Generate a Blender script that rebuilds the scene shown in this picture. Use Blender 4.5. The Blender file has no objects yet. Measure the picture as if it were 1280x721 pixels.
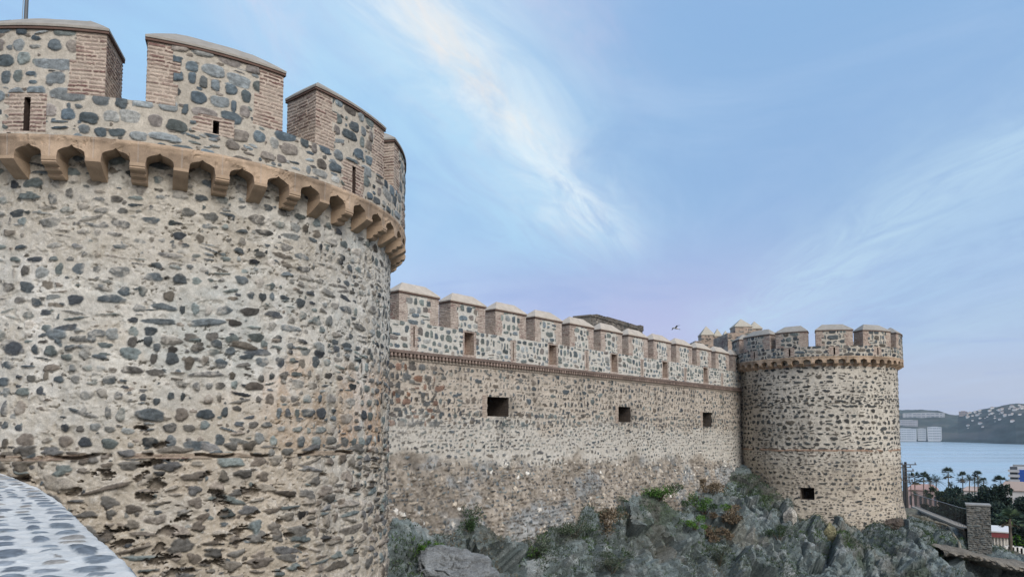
import bpy, math, random
import numpy as np
from math import radians as rad, sin, cos, pi

S = bpy.context.scene
COL = S.collection

# ------------------------------------------------------------------ camera
F_PX, PPY, HORIZON = 900.0, 480.0, 540.0          # phone lens, frame cropped from the top of a 4:3 picture
TH = math.atan((HORIZON - PPY) / F_PX)
cam_d = bpy.data.cameras.new('camera')
cam_d.sensor_fit = 'HORIZONTAL'
cam_d.sensor_width = 36.0
cam_d.lens = 36.0 * F_PX / 1280.0
cam_d.shift_y = (PPY - 360.5) / 1280.0
cam_d.clip_start = 0.1
cam_d.clip_end = 20000.0
cam = bpy.data.objects.new('camera', cam_d)
cam.location = (0, 0, 0)
cam.rotation_euler = (pi / 2 + TH, 0, 0)
COL.objects.link(cam)
S.camera = cam


def ray(px, py):
    x = (px - 640) / F_PX
    y = (PPY - py) / F_PX
    return np.array([x, cos(TH) - y * sin(TH), sin(TH) + y * cos(TH)])


def at(px, py, dist):
    """World point seen at a photo pixel, `dist` metres ahead of the eye."""
    d = ray(px, py)
    return d * (dist / d[1])


def project(P):
    P = np.asarray(P, float)
    yc = -P[..., 1] * sin(TH) + P[..., 2] * cos(TH)
    zc = P[..., 1] * cos(TH) + P[..., 2] * sin(TH)
    return 640 + F_PX * P[..., 0] / zc, PPY - F_PX * yc / zc


# ------------------------------------------------------------------ light
SUN_EL, SUN_AZ = rad(38), rad(150)                # azimuth clockwise from +Y: behind the camera, to its right
sun_d = bpy.data.lights.new('sun', 'SUN')
sun_d.energy = 2.9
sun_d.angle = rad(32)
sun_d.color = (1.0, 0.955, 0.90)
sun = bpy.data.objects.new('sun', sun_d)
sun.rotation_euler = (pi / 2 - SUN_EL, 0, -SUN_AZ + pi)
sun.location = (20, -20, 40)
COL.objects.link(sun)

S.view_settings.view_transform = 'Standard'
S.view_settings.look = 'None'
S.view_settings.gamma = 1.0
S.view_settings.use_curve_mapping = False
S.view_settings.exposure = 0.04
S.render.film_transparent = False
try:
    S.cycles.use_denoising = True
    S.cycles.max_bounces = 5
    S.cycles.diffuse_bounces = 3
    S.cycles.volume_bounces = 0
except Exception:
    pass


# ------------------------------------------------------------------ sky
class NT:
    def __init__(s, tree):
        s.t = tree
        s.n = tree.nodes
        s.l = tree.links

    def node(s, typ, **kw):
        n = s.n.new(typ)
        for k, v in kw.items():
            setattr(n, k, v)
        return n

    def put(s, sock, v):
        if hasattr(v, 'is_output') or isinstance(v, bpy.types.NodeSocket):
            s.l.new(v, sock)
        else:
            sock.default_value = v

    def math(s, op, a, b=0.0, c=0.0, clamp=False):
        n = s.node('ShaderNodeMath', operation=op, use_clamp=clamp)
        for i, v in enumerate((a, b, c)):
            s.put(n.inputs[i], v)
        return n.outputs[0]

    def mix(s, f, a, b, mode='MIX'):
        n = s.node('ShaderNodeMix', data_type='RGBA', blend_type=mode)
        s.put(n.inputs[0], f)
        for i, v in ((6, a), (7, b)):
            if isinstance(v, tuple):
                v = tuple(v) + ((1.0,) if len(v) == 3 else ())
            s.put(n.inputs[i], v)
        return n.outputs[2]

    def noise(s, vec, scale, detail=4, rough=0.55, dist=0.0):
        n = s.node('ShaderNodeTexNoise')
        s.put(n.inputs['Vector'], vec)
        n.inputs['Scale'].default_value = scale
        n.inputs['Detail'].default_value = detail
        n.inputs['Roughness'].default_value = rough
        n.inputs['Distortion'].default_value = dist
        return n.outputs['Fac']

    def smooth(s, v, lo, hi):
        n = s.node('ShaderNodeMapRange', interpolation_type='SMOOTHSTEP')
        s.put(n.inputs[0], v)
        n.inputs[1].default_value = lo
        n.inputs[2].default_value = hi
        return n.outputs[0]

    def combine(s, x, y, z=0.0):
        n = s.node('ShaderNodeCombineXYZ')
        for i, v in enumerate((x, y, z)):
            s.put(n.inputs[i], v)
        return n.outputs[0]


def srgb(r, g, b):
    f = lambda c: (c / 255 / 12.92) if c / 255 < 0.04045 else ((c / 255 + 0.055) / 1.055) ** 2.4
    return (f(r), f(g), f(b))


world = bpy.data.worlds.new('World')
S.world = world
world.use_nodes = True
W = NT(world.node_tree)
W.n.clear()
sky = W.node('ShaderNodeTexSky', sky_type='NISHITA', sun_disc=False)
sky.sun_elevation = SUN_EL
sky.sun_rotation = SUN_AZ
sky.altitude = 30
tc = W.node('ShaderNodeTexCoord')
nrm = W.node('ShaderNodeVectorMath', operation='NORMALIZE')
W.l.new(tc.outputs['Generated'], nrm.inputs[0])
sep = W.node('ShaderNodeSeparateXYZ')
W.l.new(nrm.outputs[0], sep.inputs[0])
dx, dy, dz = sep.outputs
zs = W.math('ADD', W.math('MAXIMUM', dz, 0.0), 0.06)
PX, PY = W.math('DIVIDE', dx, zs), W.math('DIVIDE', dy, zs)
nish = W.node('ShaderNodeVectorMath', operation='SCALE')
W.l.new(sky.outputs[0], nish.inputs[0])
nish.inputs['Scale'].default_value = 0.11
# thin high veil of stratus: its own colour drifts from lavender low down to blue overhead
rampn = W.node('ShaderNodeValToRGB')
cr = rampn.color_ramp
cr.elements[0].position = 0.0
cr.elements[0].color = (*srgb(186, 198, 226), 1)
cr.elements[1].position = 1.0
cr.elements[1].color = (*srgb(150, 188, 232), 1)
for p_, c_ in ((0.07, (182, 198, 230)), (0.16, (166, 193, 231)), (0.30, (152, 188, 231)), (0.5, (150, 192, 236))):
    e = cr.elements.new(p_)
    e.color = (*srgb(*c_), 1)
W.l.new(W.math('MAXIMUM', dz, 0.0), rampn.inputs[0])
base = W.mix(0.80, nish.outputs[0], rampn.outputs[0])
# azimuth of a direction, relative tests through dot products with fixed headings
def heading(px):
    a = math.atan((px - 640) / (F_PX * 1.002))
    return a


def toward(px):
    a = heading(px)
    hl = W.math('POWER', W.math('ADD', W.math('MULTIPLY', dx, dx), W.math('MULTIPLY', dy, dy)), 0.5)
    d = W.math('ADD', W.math('MULTIPLY', dx, sin(a)), W.math('MULTIPLY', dy, cos(a)))
    return W.math('DIVIDE', d, W.math('MAXIMUM', hl, 0.001))


# brighter, cyan-white air to the left; pinkish afterglow low in the middle
leftg = W.smooth(toward(150), 0.80, 1.0)
base = W.mix(W.math('MULTIPLY', leftg, 0.62), base, srgb(176, 220, 252))
low = W.math('SUBTRACT', 1.0, W.smooth(dz, 0.12, 0.30), clamp=True)
pink = W.math('MULTIPLY', W.smooth(toward(720), 0.90, 1.0), low)
base = W.mix(W.math('MULTIPLY', pink, 0.42), base, srgb(206, 190, 232))
# soft mottling of the veil
mot = W.noise(W.combine(PX, W.math('MULTIPLY', PY, 0.6)), 0.8, 9, 0.62, 0.9)
base = W.mix(W.math('MULTIPLY', W.smooth(mot, 0.42, 0.72), 0.45), base, srgb(192, 214, 242))
mot2 = W.noise(W.combine(W.math('ADD', PX, 7.3), PY), 0.5, 8, 0.6, 1.0)
base = W.mix(W.math('MULTIPLY', W.smooth(mot2, 0.46, 0.70), 0.45), base, srgb(146, 172, 222))


def plane(px, py):
    d = ray(px, py)
    d = d / np.linalg.norm(d)
    z = max(d[2], 0) + 0.06
    return d[0] / z, d[1] / z


def streak(vp_px, centre, start, end, width, colour, amount, seed, fine=1.0):
    """A band of cirrus lying in the cloud plane, running towards the heading of vp_px."""
    a = heading(vp_px)
    acr = W.math('SUBTRACT', W.math('MULTIPLY', PX, cos(a)), W.math('MULTIPLY', PY, sin(a)))
    alo = W.math('ADD', W.math('MULTIPLY', PX, sin(a)), W.math('MULTIPLY', PY, cos(a)))
    f = lambda p: (p[0] * cos(a) - p[1] * sin(a), p[0] * sin(a) + p[1] * cos(a))
    c0 = f(plane(*centre))[0]
    b0, b1 = f(plane(*start))[1], f(plane(*end))[1]
    wob = W.noise(W.combine(W.math('ADD', acr, seed), W.math('MULTIPLY', alo, 0.7)), 0.9, 3)
    off = W.math('ADD', W.math('SUBTRACT', acr, c0), W.math('MULTIPLY', W.math('SUBTRACT', wob, 0.5), width * 1.2))
    g = W.math('DIVIDE', off, width)
    g = W.math('EXPONENT', W.math('MULTIPLY', W.math('MULTIPLY', g, g), -1.0))
    fib = W.noise(W.combine(W.math('ADD', W.math('MULTIPLY', acr, 3.2 * fine), seed), W.math('MULTIPLY', alo, 0.9 * fine)), 1.8, 10, 0.66, 1.2)
    fade = W.math('MULTIPLY', W.smooth(alo, b0 - 0.4, b0 + 0.25), W.math('SUBTRACT', 1.0, W.smooth(alo, b1 - 0.5, b1 + 0.5)))
    m = W.math('MULTIPLY', W.math('MULTIPLY', g, fade), W.math('ADD', 0.25, W.math('MULTIPLY', W.smooth(fib, 0.3, 0.68), 0.75)))
    return W.math('MULTIPLY', m, amount, clamp=True), colour


SKY_STREAKS = [
    streak(1010, (640, 160), (470, -40), (770, 300), 0.19, srgb(232, 243, 250), 1.0, 3.1),
    streak(1010, (590, 85), (520, 20), (690, 140), 0.06, srgb(253, 239, 226), 0.95, 8.7, 2.2),
    streak(1010, (560, 180), (420, -20), (700, 330), 0.40, srgb(180, 220, 246), 0.7, 5.5),
    streak(560, (325, 8), (250, -60), (350, 30), 0.10, srgb(232, 220, 236), 0.6, 21.0, 2.0),
    streak(1200, (700, 12), (600, -60), (760, 50), 0.10, srgb(206, 206, 232), 0.6, 25.0, 1.6),
    streak(646, (1150, 265), (1420, 80), (900, 420), 0.30, srgb(192, 220, 240), 0.75, 11.4),
    streak(646, (1180, 330), (1420, 120), (960, 440), 0.55, srgb(180, 210, 238), 0.6, 31.4),
    streak(646, (1235, 400), (1500, 300), (1000, 470), 0.35, srgb(188, 214, 236), 0.55, 17.9),
]
for m_, c_ in SKY_STREAKS:
    base = W.mix(m_, base, c_)
# the bright side of the evening sky, behind the viewer
glow = W.math('MULTIPLY', W.smooth(W.math('ADD', W.math('MULTIPLY', dx, sin(SUN_AZ)), W.math('MULTIPLY', dy, cos(SUN_AZ))), 0.0, 0.9), W.math('SUBTRACT', 1.0, W.smooth(dz, 0.35, 0.9)))
base = W.mix(W.math('MULTIPLY', glow, 0.85), base, (1.15, 1.02, 0.90))
lowband = W.math('MULTIPLY', W.math('SUBTRACT', 1.0, W.smooth(dz, 0.0, 0.12)), W.smooth(toward(1250), 0.9, 1.0))
base = W.mix(W.math('MULTIPLY', lowband, 0.6), base, srgb(200, 206, 226))
bg = W.node('ShaderNodeBackground')
W.l.new(base, bg.inputs[0])
bg.inputs[1].default_value = 1.0
out = W.node('ShaderNodeOutputWorld')
W.l.new(bg.outputs[0], out.inputs[0])

# ------------------------------------------------------------------ numpy noise
def _hash(ix, iy, iz, seed):
    h = (ix.astype(np.int64) * 374761393 + iy.astype(np.int64) * 668265263 + iz.astype(np.int64) * 2147483647 + seed * 974711) & 0xFFFFFFFF
    h = ((h ^ (h >> 13)) * 1274126177) & 0xFFFFFFFF
    h = ((h ^ (h >> 16)) * 2246822519) & 0xFFFFFFFF
    return ((h ^ (h >> 15)) & 0xFFFFFF) / float(0xFFFFFF)


def vnoise(x, y, z=None, seed=0):
    x = np.asarray(x, float)
    y = np.asarray(y, float)
    x, y = np.broadcast_arrays(x, y)
    ix, iy = np.floor(x), np.floor(y)
    fx, fy = x - ix, y - iy
    fx, fy = fx * fx * (3 - 2 * fx), fy * fy * (3 - 2 * fy)
    if z is None:
        o = np.zeros_like(ix)
        n = lambda a, b: _hash(ix + a, iy + b, o, seed)
        return (n(0, 0) * (1 - fx) + n(1, 0) * fx) * (1 - fy) + (n(0, 1) * (1 - fx) + n(1, 1) * fx) * fy
    z = np.broadcast_to(np.asarray(z, float), x.shape)
    iz = np.floor(z)
    fz = z - iz
    fz = fz * fz * (3 - 2 * fz)
    r = 0
    for c, wz in ((0, 1 - fz), (1, fz)):
        n = lambda a, b: _hash(ix + a, iy + b, iz + c, seed)
        r = r + wz * ((n(0, 0) * (1 - fx) + n(1, 0) * fx) * (1 - fy) + (n(0, 1) * (1 - fx) + n(1, 1) * fx) * fy)
    return r


def fbm(x, y, z=None, octaves=4, seed=0, gain=0.5):
    a, s, t = 1.0, 0.0, 0.0
    k = 1.0
    for o in range(octaves):
        s = s + a * vnoise(np.asarray(x) * k + o * 17.3, np.asarray(y) * k + o * 9.1, None if z is None else np.asarray(z) * k + o * 5.7, seed + o)
        t += a
        a *= gain
        k *= 2.03
    return s / t


def sstep(x, a, b):
    t = np.clip((x - a) / (b - a), 0, 1)
    return t * t * (3 - 2 * t)


def worley(x, y, z, seed=0, facet=False):
    ix, iy, iz = np.floor(x), np.floor(y), np.floor(z)
    f1 = np.full(x.shape, 9.0)
    f2 = np.full(x.shape, 9.0)
    cid = np.zeros(x.shape)
    tilt = np.zeros(x.shape)
    for a in (-1, 0, 1):
        for b in (-1, 0, 1):
            for c in (-1, 0, 1):
                X, Y, Z = ix + a, iy + b, iz + c
                ex, ey, ez = x - X - _hash(X, Y, Z, seed), y - Y - _hash(X, Y, Z, seed + 1), z - Z - _hash(X, Y, Z, seed + 2)
                d = np.sqrt(ex ** 2 + ey ** 2 + ez ** 2)
                i_ = _hash(X, Y, Z, seed + 3)
                nearer = d < f1
                f2 = np.where(nearer, f1, np.minimum(f2, d))
                cid = np.where(nearer, i_, cid)
                if facet:
                    t_ = ex * (_hash(X, Y, Z, seed + 4) - 0.5) + ey * (_hash(X, Y, Z, seed + 5) - 0.5) + ez * (_hash(X, Y, Z, seed + 6) - 0.5)
                    tilt = np.where(nearer, t_, tilt)
                f1 = np.where(nearer, d, f1)
    return (f1, f2, cid, tilt) if facet else (f1, f2, cid)


# ------------------------------------------------------------------ mesh collector and objects
class MB:
    def __init__(s):
        s.v, s.q, s.t, s.c, s.n = [], [], [], [], 0

    def add(s, verts, quads=None, tris=None, col=(0.3, 0.3, 0.3)):
        verts = np.asarray(verts, float).reshape(-1, 3)
        col = np.broadcast_to(np.asarray(col, float), verts.shape)
        s.v.append(verts)
        s.c.append(col)
        if quads is not None and len(quads):
            s.q.append(np.asarray(quads, int).reshape(-1, 4) + s.n)
        if tris is not None and len(tris):
            s.t.append(np.asarray(tris, int).reshape(-1, 3) + s.n)
        s.n += len(verts)

    def grid(s, P, col, keep=None, flip=False):
        nv, nu = P.shape[:2]
        i = np.arange(nv * nu).reshape(nv, nu)
        q = np.stack([i[:-1, :-1], i[:-1, 1:], i[1:, 1:], i[1:, :-1]], -1)
        if keep is not None:
            q = q[keep]
        q = q.reshape(-1, 4)
        if flip:
            q = q[:, ::-1]
        col = np.broadcast_to(np.asarray(col, float), P.shape).reshape(-1, 3)
        s.add(P.reshape(-1, 3), q, None, col)

    def box(s, c, size, col=(0.3, 0.3, 0.3), rz=0.0, taper=1.0):
        hx, hy, hz = np.asarray(size, float) / 2
        v = np.array([(-hx, -hy, -hz), (hx, -hy, -hz), (hx, hy, -hz), (-hx, hy, -hz), (-hx * taper, -hy * taper, hz), (hx * taper, -hy * taper, hz), (hx * taper, hy * taper, hz), (-hx * taper, hy * taper, hz)])
        cz, sz = cos(rz), sin(rz)
        v = np.stack([v[:, 0] * cz - v[:, 1] * sz, v[:, 0] * sz + v[:, 1] * cz, v[:, 2]], -1) + np.asarray(c, float)
        s.add(v, [(0, 3, 2, 1), (4, 5, 6, 7), (0, 1, 5, 4), (1, 2, 6, 5), (2, 3, 7, 6), (3, 0, 4, 7)], None, col)

    def tube(s, pts, r, n=8, col=(0.3, 0.3, 0.3), cap=True):
        pts = np.asarray(pts, float)
        m = len(pts)
        r = np.broadcast_to(np.asarray(r, float), (m,))
        tg = np.gradient(pts, axis=0)
        tg /= np.linalg.norm(tg, axis=1)[:, None]
        ref = np.array([0, 0, 1.0]) if abs(tg[0][2]) < 0.9 else np.array([1.0, 0, 0])
        a = np.cross(tg, ref)
        a /= np.linalg.norm(a, axis=1)[:, None]
        b = np.cross(tg, a)
        ang = np.arange(n) * 2 * pi / n
        P = pts[:, None] + r[:, None, None] * (a[:, None] * np.cos(ang)[None, :, None] + b[:, None] * np.sin(ang)[None, :, None])
        i = np.arange(m * n).reshape(m, n)
        j = np.roll(i, -1, 1)
        q = np.stack([i[:-1], j[:-1], j[1:], i[1:]], -1).reshape(-1, 4)
        col = np.asarray(col, float)
        s.add(P, q, None, col)
        if cap:
            for e, fl in ((0, 1), (m - 1, -1)):
                s.add(np.vstack([P[e], pts[e]]), None, [(k, (k + 1) % n, n)[::fl] for k in range(n)], col)

    def build(s, name, mat, parent=None, smooth=False):
        V = np.vstack(s.v)
        Cc = np.vstack(s.c)
        Q = np.vstack(s.q) if s.q else np.zeros((0, 4), int)
        T = np.vstack(s.t) if s.t else np.zeros((0, 3), int)
        me = bpy.data.meshes.new(name)
        me.vertices.add(len(V))
        me.vertices.foreach_set('co', V.astype(np.float32).ravel())
        nl = Q.size + T.size
        me.loops.add(nl)
        me.loops.foreach_set('vertex_index', np.concatenate([Q.ravel(), T.ravel()]).astype(np.int32))
        nf = len(Q) + len(T)
        me.polygons.add(nf)
        st = np.concatenate([np.arange(len(Q)) * 4, Q.size + np.arange(len(T)) * 3]).astype(np.int32)
        me.polygons.foreach_set('loop_start', st)
        me.polygons.foreach_set('use_smooth', np.full(nf, smooth))
        me.update(calc_edges=True)
        at_ = me.color_attributes.new('Col', 'FLOAT_COLOR', 'POINT')
        at_.data.foreach_set('color', np.hstack([np.clip(Cc, 0, 1), np.ones((len(Cc), 1))]).astype(np.float32).ravel())
        me.materials.append(mat)
        o = bpy.data.objects.new(name, me)
        COL.objects.link(o)
        if parent is not None:
            o.parent = parent
        return o


def tag(o, label=None, cat=None, group=None, kind=None):
    if label:
        o['label'] = label
    if cat:
        o['category'] = cat
    if group:
        o['group'] = group
    if kind:
        o['kind'] = kind
    return o


def empty(name, label, cat, group=None, loc=(0, 0, 0), rz=0.0):
    o = bpy.data.objects.new(name, None)
    o.empty_display_size = 0.2
    o.location = loc
    o.rotation_euler = (0, 0, rz)
    COL.objects.link(o)
    return tag(o, label, cat, group)


def place(o, loc, rz=0.0, sc=1.0):
    o.location = loc
    o.rotation_euler = (0, 0, rz)
    o.scale = (sc, sc, sc) if not isinstance(sc, tuple) else sc
    return o


def copy_tree(o, parent=None):
    c = o.copy()
    COL.objects.link(c)
    c.parent = parent
    for ch in [x for x in o.children]:
        copy_tree(ch, c)
    return c


# ------------------------------------------------------------------ materials
def surface(name, grain=(9.0, 45.0), vary=0.25, bump=0.006, rough=0.9, spec=0.25, grainy=0.12):
    """Base colour comes from the mesh's own stone / brick / leaf colours, broken up by fine grain."""
    m = bpy.data.materials.new(name)
    m.use_nodes = True
    t = NT(m.node_tree)
    b = t.n['Principled BSDF']
    a = t.node('ShaderNodeAttribute', attribute_name='Col')
    tco = t.node('ShaderNodeTexCoord')
    vec = tco.outputs['Object']
    n1 = t.noise(vec, grain[0], 5, 0.62)
    n2 = t.noise(vec, grain[1], 4, 0.7)
    f = t.math('ADD', t.math('MULTIPLY', t.math('SUBTRACT', n1, 0.5), vary * 2), t.math('MULTIPLY', t.math('SUBTRACT', n2, 0.5), grainy * 4))
    f = t.math('ADD', 1.0, f)
    sc = t.node('ShaderNodeVectorMath', operation='SCALE')
    t.l.new(a.outputs['Color'], sc.inputs[0])
    t.l.new(f, sc.inputs['Scale'])
    t.l.new(sc.outputs[0], b.inputs['Base Color'])
    b.inputs['Roughness'].default_value = rough
    b.inputs['Specular IOR Level'].default_value = spec
    if bump:
        bp = t.node('ShaderNodeBump')
        bp.inputs['Strength'].default_value = 0.9
        bp.inputs['Distance'].default_value = bump
        t.l.new(t.math('ADD', n1, t.math('MULTIPLY', n2, 0.6)), bp.inputs['Height'])
        t.l.new(bp.outputs[0], b.inputs['Normal'])
    return m


M_STONE = surface('rubble_masonry', (16.0, 60.0), 0.42, 0.012, 0.92, 0.2, 0.22)
M_STONE_FAR = surface('rubble_masonry_distant', (6.0, 22.0), 0.38, 0.025, 0.92, 0.2, 0.22)
M_SAND = surface('carved_sandstone', (7.0, 50.0), 0.34, 0.008, 0.9, 0.2, 0.14)
M_COPE = surface('coping_mortar', (6.0, 45.0), 0.38, 0.010, 0.92, 0.2, 0.15)
M_ROCK = surface('crag_rock', (5.0, 20.0), 0.6, 0.07, 0.95, 0.15, 0.35)
M_LEAF = surface('leaves', (1.5, 20.0), 0.3, 0.0, 0.75, 0.2, 0.1)
M_FAR = surface('distant_slope', (0.012, 0.08), 0.3, 0.0, 1.0, 0.0, 0.15)
M_PLAIN = surface('painted_render', (0.6, 9.0), 0.1, 0.0, 0.8, 0.3, 0.04)
M_METAL = surface('weathered_metal', (4.0, 60.0), 0.12, 0.001, 0.5, 0.4, 0.05)
M_COBBLE = surface('cobbled_top', (14.0, 70.0), 0.30, 0.008, 0.9, 0.08, 0.08)

# ------------------------------------------------------------------ masonry painting
SLATE = [(0.075, 0.090, 0.100), (0.095, 0.110, 0.118), (0.065, 0.075, 0.080), (0.115, 0.135, 0.135), (0.13, 0.15, 0.145), (0.105, 0.100, 0.092), (0.14, 0.125, 0.105), (0.055, 0.062, 0.070), (0.16, 0.16, 0.15)]
BLUE = [(0.115, 0.145, 0.165), (0.145, 0.172, 0.188), (0.085, 0.110, 0.130), (0.19, 0.212, 0.222), (0.225, 0.245, 0.25), (0.175, 0.16, 0.15), (0.20, 0.18, 0.16), (0.075, 0.092, 0.10), (0.25, 0.255, 0.245), (0.15, 0.172, 0.168)]
DARK = [(0.045, 0.050, 0.052), (0.06, 0.065, 0.066), (0.075, 0.08, 0.078), (0.055, 0.055, 0.052), (0.09, 0.088, 0.08), (0.10, 0.09, 0.075)]
BROWN = [(0.16, 0.14, 0.12), (0.20, 0.175, 0.15), (0.12, 0.115, 0.105), (0.14, 0.12, 0.10), (0.23, 0.21, 0.18), (0.10, 0.10, 0.10)]


def courses(rng, u0, u1, v0, v1, h, w, keep=1.0, gap=0.02, fill=(0.75, 1.0), split=0.15, warp=0.06, vj=0.05):
    """Rough courses of field stones: centre, half sizes, tilt for each."""
    out_ = []
    v = v0 - rng.uniform(0, h)
    while v < v1 + h:
        hh = h * rng.uniform(0.75, 1.3)
        u = u0 - rng.uniform(0, w)
        while u < u1 + w:
            ww = w * float(np.clip(rng.lognormal(0, 0.35), 0.45, 2.2))
            k = keep(u + ww / 2, v + hh / 2) if callable(keep) else keep
            if rng.random() < k:
                cu, cv = u + ww / 2, v + hh / 2
                cv += (float(vnoise(cu * 0.9, cv * 0.9, None, 77)) - 0.5) * 2 * warp + rng.normal() * h * vj
                if rng.random() < split:
                    for sgn in (-1, 1):
                        if rng.random() < 0.8:
                            out_.append((cu + rng.normal() * ww * 0.08, cv + sgn * hh * 0.25, (ww - gap) / 2 * rng.uniform(0.6, 0.95), max(0.012, (hh / 2 - gap) / 2 * rng.uniform(0.7, 1.0)), rng.normal() * 0.12))
                else:
                    out_.append((cu + rng.normal() * ww * 0.04, cv, max(0.015, (ww - gap) / 2 * rng.uniform(*fill)), max(0.012, (hh - gap) / 2 * rng.uniform(*fill)), rng.normal() * 0.10))
            u += ww
        v += hh
    return out_


def colour_stones(rng, st, palette, hgt=0.03, p=(2.0, 3.2), wob=0.10, var=0.18, sharp=0.22):
    res = []
    for (cu, cv, a, b, r) in st:
        c = np.array(palette[int(rng.integers(len(palette)))]) * (1 + rng.normal() * var)
        res.append((cu, cv, a, b, r, rng.uniform(*p), wob, np.clip(c, 0.02, 0.8), hgt * rng.uniform(0.5, 1.3), sharp, int(rng.integers(1 << 30))))
    return res


def stamp_all(us, vs, H, Cc, stones):
    for (cu, cv, a, b, rot, p, wob, col, hgt, sharp, sd) in stones:
        R = max(a, b) * 1.3
        i0, i1 = np.searchsorted(us, (cu - R, cu + R))
        j0, j1 = np.searchsorted(vs, (cv - R, cv + R))
        if i1 - i0 < 1 or j1 - j0 < 1:
            continue
        x = us[i0:i1][None, :] - cu
        y = vs[j0:j1][:, None] - cv
        cr_, sr_ = cos(rot), sin(rot)
        X, Y = x * cr_ + y * sr_, -x * sr_ + y * cr_
        an = np.arctan2(Y / b, X / a)
        s1, s2, s3 = (sd & 255) / 40.7, ((sd >> 8) & 255) / 40.7, ((sd >> 16) & 255) / 40.7
        k = 1 + wob * (np.sin(2 * an + s1) * 0.7 + np.sin(3 * an + s2) * 0.8 + np.sin(5 * an + s3) * 0.45 + np.sin(9 * an + s1 + s2) * 0.2)
        r = (np.abs(X / a) ** p + np.abs(Y / b) ** p) ** (1 / p) / k
        m = sstep(r, 1.0 + sharp * 0.35, 1.0 - sharp * 0.65)
        if not m.any():
            continue
        dome = np.sqrt(np.clip(1.02 - np.clip(r, 0, 1) ** 4, 0, 1))
        # tilted split faces rather than perfect domes
        tilt = 1 + 0.35 * (X / a) * np.sin(s1) + 0.35 * (Y / b) * np.cos(s2)
        sub = H[j0:j1, i0:i1]
        H[j0:j1, i0:i1] = sub * (1 - m) + m * (hgt * dome * tilt + 0.2 * sub)
        vein = 1 + 0.35 * (vnoise(X * (14 if a > 0.06 else 30) + s1 * 9, Y * (26 if a > 0.06 else 40) + s2 * 9, None, 5) - 0.5)
        mott = fbm(X * 22 + s2 * 9, Y * 34 + s3 * 9, None, 3, 6, 0.7) if a > 0.05 else 0.5
        cc = col[None, None] * (vein * (0.45 + 1.1 * mott))[..., None]
        m3 = m[..., None]
        Cc[j0:j1, i0:i1] = Cc[j0:j1, i0:i1] * (1 - m3) + cc * m3


def mortar(us, vs, base_, seed, var=0.12, lump=0.012, fine=1.0):
    U, V = np.meshgrid(us, vs)
    n = fbm(U * 1.3, V * 1.3, None, 4, seed)
    n2 = fbm(U * 9 * fine, V * 9 * fine, None, 3, seed + 9)
    H = (n2 - 0.5) * lump * 2 + (n - 0.5) * lump * 2
    Cc = np.asarray(base_)[None, None] * (1 + (n[..., None] - 0.5) * var * 3 + (n2[..., None] - 0.5) * var * 1.6)
    return U, V, H, Cc


BRICK_RED = np.array([(0.155, 0.082, 0.075), (0.195, 0.12, 0.105), (0.115, 0.062, 0.060), (0.24, 0.18, 0.155), (0.165, 0.105, 0.095)])


def brick(U, V, pitch=0.058, length=0.27, joint=(0.44, 0.37, 0.31), seed=1, fade=0.35, bh=0.52):
    """Thin roman bricks in wide, smeared joints; some worn away or covered by mortar."""
    V = V + (vnoise(U * 3.1, V * 2.3, None, seed + 30) - 0.5) * pitch * 0.55
    row = np.floor(V / pitch)
    fv = V / pitch - row
    sh = _hash(row, row * 0, row * 0, seed) * length
    ln = length * (0.75 + 0.5 * _hash(row, row * 0, row * 0, seed + 1))
    uu = (U + sh) / ln
    cl = np.floor(uu)
    fu = uu - cl
    h = _hash(row, cl, row * 0, seed + 3)
    h2 = _hash(row, cl, row * 0, seed + 4)
    h3 = _hash(row, cl, row * 0, seed + 5)
    lo = 0.04 + 0.10 * h3
    rag = (vnoise(U * 40, V * 60, None, seed + 31) - 0.5) * 0.22
    m = sstep(fv + rag, lo, lo + 0.12) * sstep(fv + rag, lo + bh * (0.8 + 0.4 * h2) + 0.12, lo + bh * (0.8 + 0.4 * h2)) * sstep(fu, 0.02, 0.07) * sstep(fu, 0.99, 0.93)
    fadem = sstep(fbm(U * 2.2, V * 3.0, None, 3, seed + 20), 0.32, 0.66) * (fade + 0.25) + np.where(h3 > 0.72, 0.65, h2 * 0.2)
    fadem = np.clip(fadem + (vnoise(U * 24, V * 30, None, seed + 32) - 0.5) * 0.35, 0, 0.95)
    bc = BRICK_RED[(h * 4.99).astype(int)] * (0.8 + 0.4 * h2)[..., None]
    j = np.asarray(joint)
    jj = j[None, None] * (0.80 + 0.4 * fbm(U * 6, V * 6, None, 3, seed + 8))[..., None]
    bc = bc * (1 - fadem[..., None]) + jj * 0.82 * fadem[..., None]
    Cc = jj * (1 - m[..., None]) + bc * m[..., None]
    return m * (1 - 0.5 * fadem) * 0.011, Cc


def quoin_mask(U, V, e0, e1, w, seed, pitch=0.068):
    """Brick borders along both upright edges, toothed course by course in groups."""
    row = np.floor(V / (pitch * 3))
    w0 = w * (0.75 + 0.6 * _hash(row, row * 0, row * 0, seed))
    w1 = w * (0.75 + 0.6 * _hash(row, row * 0 + 5, row * 0, seed))
    m = np.zeros(U.shape)
    if e0 is not None:
        m = np.maximum(m, (U < e0 + w0).astype(float))
    if e1 is not None:
        m = np.maximum(m, (U > e1 - w1).astype(float))
    return m


def lines(a, b, d, extra=()):
    n = max(1, int(math.ceil((b - a) / d)))
    x = np.linspace(a, b, n + 1)
    ex = [e for e in extra if a < e < b]
    if ex:
        x = np.unique(np.concatenate([x, ex]))
        ok = np.ones(len(x), bool)
        for e in ex:                                  # drop samples crowding an exact opening edge
            ok &= ~((np.abs(x - e) < d * 0.3) & (x != e) & (x != a) & (x != b))
        x = x[ok]
    return x


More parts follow.
